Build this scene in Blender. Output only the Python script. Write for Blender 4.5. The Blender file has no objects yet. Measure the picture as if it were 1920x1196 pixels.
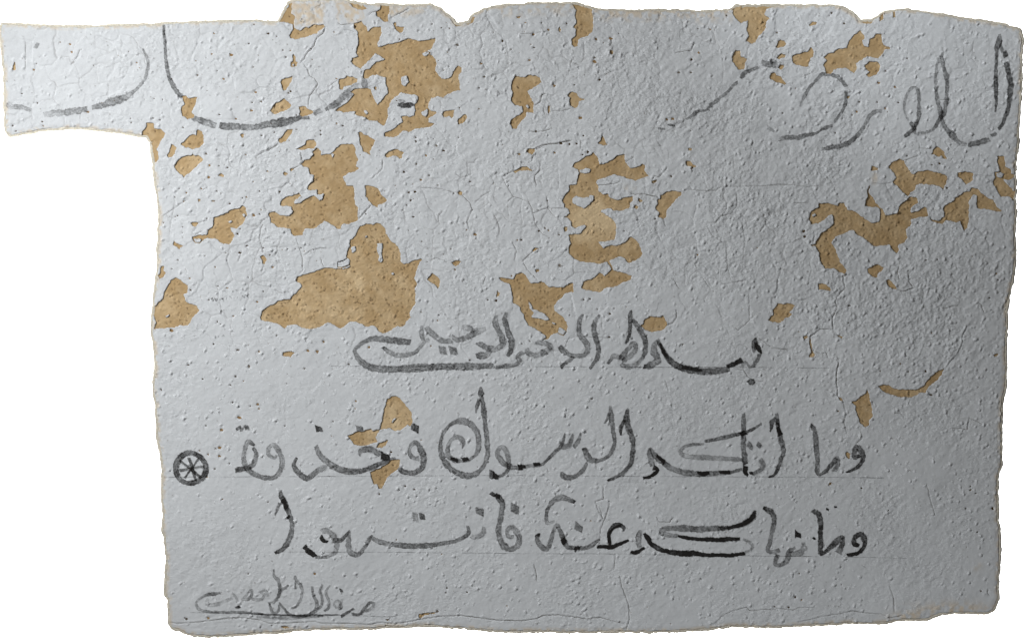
# A broken, peeling piece of painted plaster with brush writing, photographed against a white studio backdrop.
import bpy, math, random
import numpy as np

# ------------------------------------------------------------------ camera, world, lamps, exposure
U = 0.001                                   # one photograph pixel on the wall is one millimetre
W, H = 1920.0, 1196.0
scene = bpy.context.scene
col = scene.collection
cam_data = bpy.data.cameras.new("camera")
cam_data.sensor_width = 36.0
cam_data.lens = 50.0
cam_data.clip_start = 0.05
cam_data.clip_end = 60.0
cam = bpy.data.objects.new("camera", cam_data)
col.objects.link(cam)
cam.location = (0.0, -(W * U) * 50.0 / 36.0, 0.0)
cam.rotation_euler = (math.radians(90), 0, 0)
scene.camera = cam

world = bpy.data.worlds.new("World")
scene.world = world
world.use_nodes = True
bg = world.node_tree.nodes["Background"]
bg.inputs[0].default_value = (1.0, 0.91, 0.80, 1)
bg.inputs[1].default_value = 0.045

def area_lamp(name, loc, target, size, power, colour, size_y=None):
    d = bpy.data.lights.new(name, 'AREA')
    d.shape = 'RECTANGLE' if size_y else 'SQUARE'
    d.size = size
    if size_y: d.size_y = size_y
    d.energy = power
    d.color = colour
    o = bpy.data.objects.new(name, d)
    col.objects.link(o)
    o.location = loc
    v = np.array(target, float) - np.array(loc, float)
    from mathutils import Vector
    o.rotation_euler = Vector(v).to_track_quat('-Z', 'Y').to_euler()
    return o

from mathutils import Vector
def spot_lamp(name, loc, target, power, cone, size, colour):
    d = bpy.data.lights.new(name, 'SPOT')
    d.energy = power; d.spot_size = math.radians(cone); d.spot_blend = 1.0; d.shadow_soft_size = size; d.color = colour
    o = bpy.data.objects.new(name, d); col.objects.link(o)
    o.location = loc
    o.rotation_euler = (Vector(target) - Vector(loc)).to_track_quat('-Z', 'Y').to_euler()
    return o
key = spot_lamp("window_lamp", (-1.8, -1.6, 0.98), (0.0, 0, -0.08), 208, 76, 0.09, (0.985, 0.998, 1.0))
fill = spot_lamp("spot_lamp", (-0.2, -1.5, 1.6), (0.70, 0, 0.8), 70, 31, 0.08, (0.95, 0.98, 1.0))
low = area_lamp("added_low_fill_lamp", (0.7, -0.9, -1.45), (0.5, 0, -0.7), 0.6, 2.3, (0.93, 0.97, 1.0))  # added unseen fill that lifts the lower right
back_top = area_lamp("backdrop_lamp", (0, 0.7, 2.1), (0, 2.0, 0.2), 3.2, 330, (1, 1, 1), 0.5)
back_low = area_lamp("backdrop_lamp", (0, 0.7, -2.1), (0, 2.0, -0.2), 3.2, 330, (1, 1, 1), 0.5)

scene.view_settings.view_transform = 'Standard'
scene.view_settings.look = 'None'
scene.view_settings.exposure = 0.0
scene.view_settings.gamma = 1.0
scene.cycles.max_bounces = 4
scene.cycles.transparent_max_bounces = 12
scene.cycles.use_denoising = True

# ---- traced layout, in hundredths of the frame's own millimetres: tile letter, then x,y pairs inside that tile
TILES = dict(A1=(0,0), A2=(480,0), A3=(960,0), A4=(1440,0), B1=(240,240), B2=(720,240), B3=(1000,240), B4=(1440,240),
             C1=(240,400), C2=(620,400), C3=(1000,480), C4=(1440,480), D1=(240,680), D2=(600,680), D3=(1020,700), D4=(1440,700),
             E1=(280,896), E2=(720,896), E3=(1140,896), E4=(1440,896), Z=(0,0), T1=(385,530), T2=(385,585), T3=(900,150), T4=(520,0))
SCALE = dict(Z=1.0, T1=19.2, T2=19.2, T3=19.2, T4=7.975)
OUTLINE = """5,46 35,48 90,51 140,52.7 200,51 251,50 306,47.6 376,45 466,41 480,41 520,44 528,35 534,23 541,7 555,3 600,2 640,1 655,6 688,11 721,10 768,12 806,11 826,19 844,35 854,47 866,47 881,44 886,32 906,21 931,15 960,12.5
1005,9 1060,9 1085,10 1110,17.5 1135,22 1211,22.5 1286,22.5 1336,24 1371,20 1381,12.5 1440,12.5 1490,12.5 1565,13 1585,19 1600,29 1610,41 1631,41 1648,32.6 1661,24 1691,21 1728,24 1778,33 1841,41 1891,51 1911,58 1915,75 1913,125 1911,188 1907,251
1903,290 1901,390 1900,466 1898,510 1895,530 1888,560 1884,585 1883,655 1883,726 1878,745 1876,825 1875,875 1870,890 1869,971 1873,991 1873,1046 1869,1097 1870,1122 1864,1139 1851,1147 1804,1147 1761,1149 1741,1158 1703,1159 1656,1165.6 1590,1166 1540,1169 1490,1171 1483,1173 1366,1172 1328,1178 1265,1181 1140,1182 1096,1182 996,1181 941,1181 883,1177 840,1173 795,1171 720,1174 656,1177 568,1179 506,1184 443,1188 393,1192 355,1188 323,1176 318,1167 318,1122 311,1114 314,1046 311,1004 306,996 308,956 306,931 304,856 296,823 294,755 290,738 290,718 294,680
291,651 288,631 286,616 288,588 291,555 296,520 298,475 301,400 299,380 294,345 290,303 284,265 275,254.5 251,251 221,247 181,242 140,239.5 88,242 40,249.5 20,253 12.5,246 11,175 9,125 4,88 2.5,55"""
# bare patches: first ring is the hole in the paint; lines starting with '-' are paint islands left standing in it
PATCHES = """
A1 95,525 98,500 108,465 117,470 122,520 118,528
A1 1360,725 1392,718 1415,740 1440,735 1478,730 1470,765 1455,805 1437,845 1460,868 1455,885 1405,900 1390,880 1370,875 1357,825 1362,800 1385,778
B1 141,-37 198,-29 203,8 258,18 283,43 275,70 250,100 232,140 216,160 230,190 233,230 205,262 150,240 120,100 110,30 138,0
B1 397,125 430,95 455,70 490,50 515,60 520,18 555,28 570,60 572,110 545,140 500,160 485,165 455,148 430,150
B1 295,205 310,185 325,140 330,122 365,145 355,185 330,220 305,225
B1 350,295 365,260 395,230 435,212 470,210 490,192 505,212 530,205 565,235 555,255 520,285 480,320 450,345 418,375 405,350 370,325
B1 842,50 855,45 872,52 865,82 850,70
A2 185,615 195,595 240,585 275,570 270,600 240,655 228,675 205,680 195,650
A2 283,405 295,425 300,465 315,470 305,500 270,508 258,495 262,470 278,460 275,430
- 270,485 285,480 290,492 278,498
A2 105,832 125,800 150,770 190,755 215,737 235,760 265,790 255,812 205,835 140,858
A2 320,800 355,795 375,800 400,825 432,832 425,850 385,868 350,875 325,862 332,835
A2 172,1040 190,1035 215,995 235,972 278,970 260,1010 225,1060 190,1075 172,1065
A2 170,165 195,140 215,100 240,60 250,22 275,12 270,70 265,105 290,120 285,165 285,210 330,235 370,205 395,215 440,185 510,190 515,205 480,230 455,258 420,265 350,285 290,298 260,290 252,265 275,230 275,185 240,172
A2 690,15 740,25 800,40 835,70 800,80 760,75 730,60
A2 895,90 930,75 935,45 995,35 1000,90 985,120 990,165 965,168 930,140 900,120
A2 1025,180 1045,165 1050,200 1112,205 1100,235 1075,255 1050,230
A2 730,185 765,170 790,158 805,185 820,195 835,245 880,205 930,200 942,250 925,290 910,320 912,355 990,330 1070,318 1135,290 1210,310 1265,305 1345,285 1335,325 1310,370 1270,395 1300,410 1345,450 1352,480 1340,530 1385,590 1430,590 1465,570 1490,515 1510,495 1540,512 1535,545 1515,565 1520,620 1528,680 1480,685 1440,705 1400,735 1360,722 1310,735 1290,790 1285,815 1300,825 1345,835 1350,850 1320,875 1290,890 1290,915 1335,925 1310,950 1200,965 1140,990 1100,980 1050,1025 1000,1030 960,1022 962,995 1010,980 1070,935 1100,915 1085,875 1120,870 1160,875 1185,865 1195,830 1185,790 1205,770 1215,730 1180,710 1120,705 1085,690 1060,720 1010,755 985,830 985,880 960,942 930,930 905,905 850,905 820,880 735,855 745,840 760,830 650,843 625,830 585,838 640,795 690,760 735,710 705,690 740,665 835,660 860,672 870,710 895,765 910,788 935,760 990,690 975,640 970,580 925,570 905,560 860,570 840,590 805,590 808,530 850,520 900,465 965,445 940,430 895,400 860,440 785,518 760,505 708,465 725,435 765,425 750,390 760,350 765,300 760,240 735,215
- 1090,580 1130,572 1145,615 1115,650 1090,635 1085,605
- 1245,400 1275,390 1300,405 1265,425 1248,415
- 1235,845 1285,815 1285,850 1270,880 1245,865
- 805,830 825,825 845,850 825,860
A2 625,595 660,590 680,567 720,575 760,590 755,620 715,640 655,655 650,672 625,670 620,630
A2 1393,860 1405,835 1445,828 1485,825 1478,870 1465,888 1445,870 1400,878
A2 1508,935 1515,890 1540,875 1565,855 1580,885 1560,910
A2 885,650 905,658 900,680 888,672
B1 1722,35 1740,28 1760,50 1800,60 1850,95 1840,120 1822,150 1808,180 1815,205 1790,190 1760,180 1748,140 1730,90
B2 5,210 25,185 60,170 80,160 115,170 150,185 138,200 135,225 115,238 100,215 60,212 20,222
A2 1450,140 1440,110 1470,130 1490,165 1525,170 1545,190 1520,200 1490,197 1470,172
A2 1575,183 1600,160 1620,125 1640,135 1620,175 1590,188
B1 1250,160 1290,148 1325,130 1335,95 1395,88 1410,120 1395,155 1350,155 1300,170
B1 1295,270 1320,240 1360,235 1390,200 1378,182 1410,150 1445,175 1448,208 1510,198 1535,185 1560,150 1600,125 1680,122 1700,150 1705,200 1722,235 1705,290 1728,305 1695,330 1650,335 1605,370 1620,400 1635,432 1685,435 1690,480 1698,570 1722,600 1718,650 1720,690 1660,715 1600,720 1595,755 1560,752 1500,710 1470,695 1410,745 1370,755 1320,755 1308,800 1245,808 1222,790 1215,755 1125,745 1070,710 1052,640 1100,625 1140,655 1210,655 1230,640 1222,590 1140,580 1150,545 1190,515 1240,500 1285,485 1295,510 1250,540 1240,570 1280,565 1345,525 1390,505 1430,545 1450,540 1465,490 1415,500 1415,460 1345,465 1350,430 1385,400 1395,355 1360,350 1350,300 1310,290
- 1520,200 1530,190 1545,200 1530,240
B1 1775,430 1820,435 1870,455 1890,500 1930,530 1935,545 1900,570 1870,575 1865,598 1830,580 1805,550 1775,510 1780,470
B1 640,672 690,655 752,635 755,620 820,605 860,580 885,600 890,660 870,700 820,750 790,748 770,745 775,775 800,805 785,840 765,868 715,868 680,845 655,828 595,820 560,845 520,862 485,840 482,815 530,800 590,800 605,760 635,740 640,700
- 750,705 770,690 785,700 765,715
- 495,830 530,826 555,836 540,855 505,856
- 855,650 870,640 880,655 868,670
B1 468,715 500,705 528,710 505,742 485,735
B1 342,845 375,865 415,885 395,890 390,908 375,900 360,885 338,875
B1 250,1035 275,1032 270,1070 285,1085 270,1110 240,1130 228,1105 245,1080
B1 990,962 1015,950 1035,975 1040,990 1020,1020 1005,1015 1003,985
B1 675,355 700,340 720,355 715,370 680,362
B1 1032,330 1045,310 1058,338
B1 1160,340 1175,330 1200,345 1180,362
B1 1210,318 1225,302 1250,308 1225,328
B1 622,540 660,545 640,555
B1 525,530 545,535 530,555
C1 195,866 210,810 192,760 200,710 225,665 262,640 280,580 318,520 322,500 360,480 400,500 450,540 445,595 415,610 430,650 460,675 495,685 520,695 538,725 495,770 470,820 450,838 400,835 350,855 280,860
- 275,770 310,755 315,765 290,778
C1 990,775 1015,720 1080,685 1120,655 1215,640 1260,590 1300,545 1290,525 1252,500 1270,475 1320,458 1390,440 1460,412 1570,412 1600,415 1660,400 1655,345 1628,325 1640,285 1660,250 1658,205 1700,170 1715,130 1740,95 1780,75 1830,88 1860,70 1890,78 1920,110 1925,150 1955,190 1975,215 2000,225 2030,270 2040,300 2035,355 2065,380 2095,375 2130,352 2200,342 2180,365 2165,410 2140,490 2160,525 2145,560 2150,600 2150,670 2120,720 2105,745 2115,775 2075,815 2060,845 2010,845 1960,875 1905,898 1880,885 1840,840 1780,848 1745,825 1700,808 1650,815 1600,855 1580,858 1530,830 1500,815 1440,845 1390,860 1330,862 1290,850 1260,832 1195,835 1175,862 1150,845 1100,820 1000,800
- 1770,182 1785,165 1797,182
- 1860,225 1900,222 1905,260 1895,300 1905,350 1890,368 1870,350 1880,320 1862,270
- 1570,365 1610,360 1640,335 1660,350 1655,385 1600,405 1570,400
- 1668,255 1698,245 1703,280 1675,296
- 1090,712 1125,715 1110,725
- 1968,447 1985,442 1990,458 1975,462
C1 1158,1040 1225,1030 1248,1042 1230,1055 1218,1076 1180,1068 1158,1065
C2 720,490 762,447 800,475 818,505 815,540 803,565 785,540 745,515
C2 905,365 930,355 975,358 958,385 935,398 915,385
C2 1245,575 1268,600 1260,615 1238,628
C2 1508,275 1525,255 1560,262 1535,278 1512,288
C2 1530,420 1555,415 1560,435 1535,445
C2 1258,485 1290,482 1360,495 1385,455 1420,443 1455,460 1480,500 1495,525 1550,520 1570,505 1600,520 1625,548 1740,555 1780,525 1812,522 1815,590 1780,592 1745,605 1715,640 1670,690 1675,730 1725,765 1765,815 1768,860 1740,905 1700,890 1660,905 1630,935 1600,945 1575,970 1610,925 1595,905 1530,860 1475,835 1450,790 1445,755 1425,735 1415,700 1360,665 1360,620 1350,560 1335,525 1275,505
- 1475,645 1500,680 1510,715 1560,735 1600,750 1640,795 1600,800 1500,775 1520,745 1490,715
- 1650,812 1685,825 1675,832 1655,822
- 1710,850 1740,870 1760,880 1740,910 1700,890
B3 290,295 310,262 350,245 390,215 430,205 445,182 470,210 485,240 490,275 520,275 600,235 630,205 680,200 688,260 720,300 795,290 815,270 832,280 830,320 860,365 810,378 760,400 720,385 660,365 600,348 540,375 470,400 485,435 490,480 520,500 555,490 575,525 620,540 700,520 745,515 740,550 720,570 715,600 640,622 590,618 575,600 510,615 505,632 560,660 600,695 620,740 615,790 605,838 540,850 500,850 480,855 520,900 570,880 640,875 690,850 728,812 760,835 795,885 815,940 800,965 750,995 715,1010 680,975 645,960 600,980 565,995 590,1035 600,1065 640,1075 680,1085 735,1105 725,1137 660,1157 625,1182 560,1192 490,1229 450,1222 380,1207 355,1192 370,1157 410,1135 460,1117 500,1082 530,1109 570,1072 585,1060 570,1030 550,1000 510,1012 430,1005 350,1000 300,975 265,935 262,900 280,870 268,830 262,800 310,792 350,790 370,765 395,735 380,725 350,735 310,752 290,740 280,700 260,675 220,672 250,660 270,640 262,610 230,595 235,570 215,548 235,505 265,470 270,430 320,425 330,380 345,340 330,310
- 345,318 390,302 425,310 420,335 385,342 350,335
- 290,560 290,530 320,508 370,525 410,520 420,503 452,510 445,545 420,575 380,605 345,590
B3 948,530 950,505 990,480 1035,470 1070,475 1108,485 1100,510 1055,550 1020,590 995,620 990,670 970,685 930,668 938,630 908,605 930,570 925,545
B3 1138,250 1175,252 1190,275 1222,290 1200,295 1180,318 1172,312 1185,292 1145,285
B3 515,58 530,80 555,130 520,135 480,122 505,95
B3 880,410 895,395 930,390 920,402 890,418
B3 745,600 765,578 788,588 770,610
B3 785,520 800,535 818,550 795,558 780,545
B3 1155,155 1185,155 1180,172 1160,175
B3 232,735 255,738 252,770 230,778
B2 1060,178 1080,155 1130,155 1128,180 1105,205 1085,192
B2 990,192 1015,188 1025,205 1005,205
B2 550,485 565,470 585,480 583,505 570,505
B2 965,325 1000,310 1040,290 1070,288 1112,322 1060,322 1020,318 985,340
A3 450,40 480,40 600,60 600,110 605,180 598,245 560,275 495,300 490,350 465,358 448,340 445,295 478,270 480,225 460,210 480,180 470,120 485,80
A3 735,375 755,385 755,405 740,415 728,400
A3 355,205 368,225 360,250 348,230
A3 30,125 65,125 55,142 35,138
A3 425,700 450,688 490,710 505,735 545,745 500,760 490,800 475,812 440,795 428,765 435,735 415,715
A3 0,610 20,570 100,580 125,562 180,570 210,585 222,620 180,650 115,685 135,720 160,770 162,850 110,840 100,880 70,905 35,965 5,968 -15,930 0,890 60,860 82,840 75,795 20,790 -5,760 5,700 -5,660
- 95,790 120,785 130,805 115,815
A3 272,790 285,800 285,830 275,855 268,820
A3 1650,85 1660,45 1770,35 1914,35 1980,35 1975,50 1900,70 1885,110 1914,130 1925,145 1900,170 1900,210 1870,250 1840,275 1820,320 1790,332 1750,315 1768,280 1752,235 1760,190 1762,155 1715,178 1680,150 1655,120
A3 1645,460 1650,420 1670,378 1705,380 1712,430 1760,440 1740,475 1735,525 1690,525 1665,490
A4 55,355 75,310 95,298 125,310 135,335 115,352 75,362
A4 62,438 95,402 130,408 125,432 85,447
A4 70,510 90,485 125,485 115,510 90,525
A4 10,575 20,552 48,545 60,565 95,575 110,600 138,635 120,638 60,620 15,595
A4 305,190 330,165 370,170 360,185 310,198
A4 175,435 190,415 235,405 270,390 300,385 320,355 342,395 335,430 315,440 305,500 265,502 220,490 190,475
A4 412,432 450,402 490,398 520,370 590,365 615,300 640,265 690,228 720,270 720,290 700,305 715,345 750,355 755,300 780,290 810,255 845,258 850,300 862,340 915,355 910,370 875,372 860,400 825,440 775,432 735,425 690,455 655,475 662,520 640,550 610,530 575,508 520,512 488,525 470,555 430,552 425,510 412,490 440,455
A4 722,495 755,458 815,465 838,495 830,530 800,565 745,575 728,560 765,540 740,525
A4 668,140 700,158 790,155 770,180 668,168
A4 835,130 860,110 862,145 832,165 830,150
A4 930,90 952,90 950,135 928,135
A4 590,720 620,715 605,740 585,735
B4 1228,175 1255,142 1290,160 1315,185 1335,232 1305,232 1290,208 1265,218 1240,200 1215,200 1228,190
B4 772,283 822,300 818,320 765,322
B4 898,293 922,262 980,232 1012,245 1020,270 1045,310 1085,350 1120,325 1175,318 1240,332 1310,350 1338,365 1330,420 1305,465 1270,435 1220,425 1150,420 1110,425 1100,460 1060,485 1050,510 1000,480 970,440 930,410 958,375 940,340
B4 1412,335 1480,330 1530,340 1525,395 1475,428 1450,395 1412,365
B4 1712,212 1765,218 1770,290 1810,310 1815,345 1842,352 1820,380 1790,390 1750,380 1770,410 1800,440 1835,475 1832,545 1800,515 1740,518 1722,495 1705,455 1680,415 1690,380 1685,330 1728,325 1712,260
- 1700,345 1735,330 1760,345 1740,375 1710,368
B4 305,690 318,625 380,590 378,565 450,562 520,585 530,560 570,562 590,610 640,625 700,665 740,690 770,710 830,700 835,610 820,595 765,590 718,588 730,540 745,505 738,470 760,430 750,480 775,515 800,560 850,605 870,650 900,655 960,640 975,590 1045,530 1065,515 1110,525 1120,560 1065,600 1070,638 1110,625 1165,590 1185,600 1195,660 1120,670 1070,680 1065,730 1030,755 1040,820 1020,855 970,880 975,920 958,938 930,915 905,870 830,880 785,885 740,850 700,815 650,790 640,765 600,770 540,800 500,815 470,860 500,900 520,960 540,1010 585,1060 575,1092 520,1070 490,1048 430,1055 400,1020 385,970 380,930 352,880 318,880 316,873 352,868 355,850 400,780 460,748 490,715 480,650 445,660 420,690 375,715 320,720
- 325,650 350,640 358,655 335,668
B4 1195,655 1230,690 1270,700 1300,670 1320,665 1305,610 1320,580 1380,550 1400,520 1470,480 1500,478 1520,448 1560,455 1600,495 1650,530 1682,540 1705,590 1750,622 1730,628 1640,610 1560,598 1555,505 1530,500 1500,545 1502,600 1502,680 1490,740 1462,772 1450,735 1430,695 1400,712 1350,695 1330,690 1300,720 1250,708 1215,690
C4 370,205 420,210 460,235 466,262 420,252 375,255
C4 742,95 780,75 810,62 862,82 845,115 822,130 815,160 770,150 742,120
C4 878,185 905,175 930,205 955,235 958,252 930,248 900,225
C4 38,400 70,352 110,360 150,352 205,370 185,395 160,415 180,435 160,455 120,470 80,502 35,495 -5,480 40,440
C4 262,600 290,592 298,610 275,628
C4 312,600 322,630 330,690 345,730 350,745 335,755 305,760 308,740 325,720 308,660
C4 505,590 560,605 545,620 530,605
C4 982,790 992,800 988,820
C4 1680,738 1715,728 1718,740 1690,755
C4 820,968 860,960 905,965 930,985 1000,995 1060,998 1120,995 1170,965 1195,925 1250,870 1315,840 1300,885 1245,940 1200,975 1180,1022 1140,1020 1060,1055 1000,1055 930,1035 880,1025 850,1000
D4 622,210 665,198 690,170 720,155 738,118 752,150 760,200 775,240 785,320 760,345 752,390 725,400 685,365 680,335 660,290 658,240
D4 525,175 555,190 560,205 535,200
D4 510,272 540,285 520,288
D4 582,592 600,585 618,600 608,640 592,630
D4 452,840 465,812 480,818 465,835
D4 1500,875 1520,858 1522,875
C3 800,520 820,510 830,475 865,450 910,455 950,460 970,438 985,475 1000,510 975,545 930,560 880,568 840,555 820,535
D2 500,275 530,252 575,250 605,275 640,320 685,375 692,420 690,445 670,475 655,460 630,480 600,505 555,508 530,490 495,495 450,500 425,530 415,560 430,590 350,615 290,618 245,600 205,545 270,515 330,510 380,492 395,512 450,495 465,420 480,340
- 535,445 545,420 600,402 560,425 545,450
D2 415,638 440,600 480,588 508,575 490,620 465,635
D2 375,818 440,790 500,755 530,725 600,725 595,780 560,810 500,860 480,900 465,940 440,942 432,905 400,905 385,860
E1 1765,1048 1800,1065 1775,1065
E1 1755,1095 1790,1100 1775,1112
E2 258,1040 262,1015 290,1010 390,998 385,1008 300,1025 280,1045
E1 980,1112 1010,1106 1050,1116 1010,1124
"""
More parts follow.
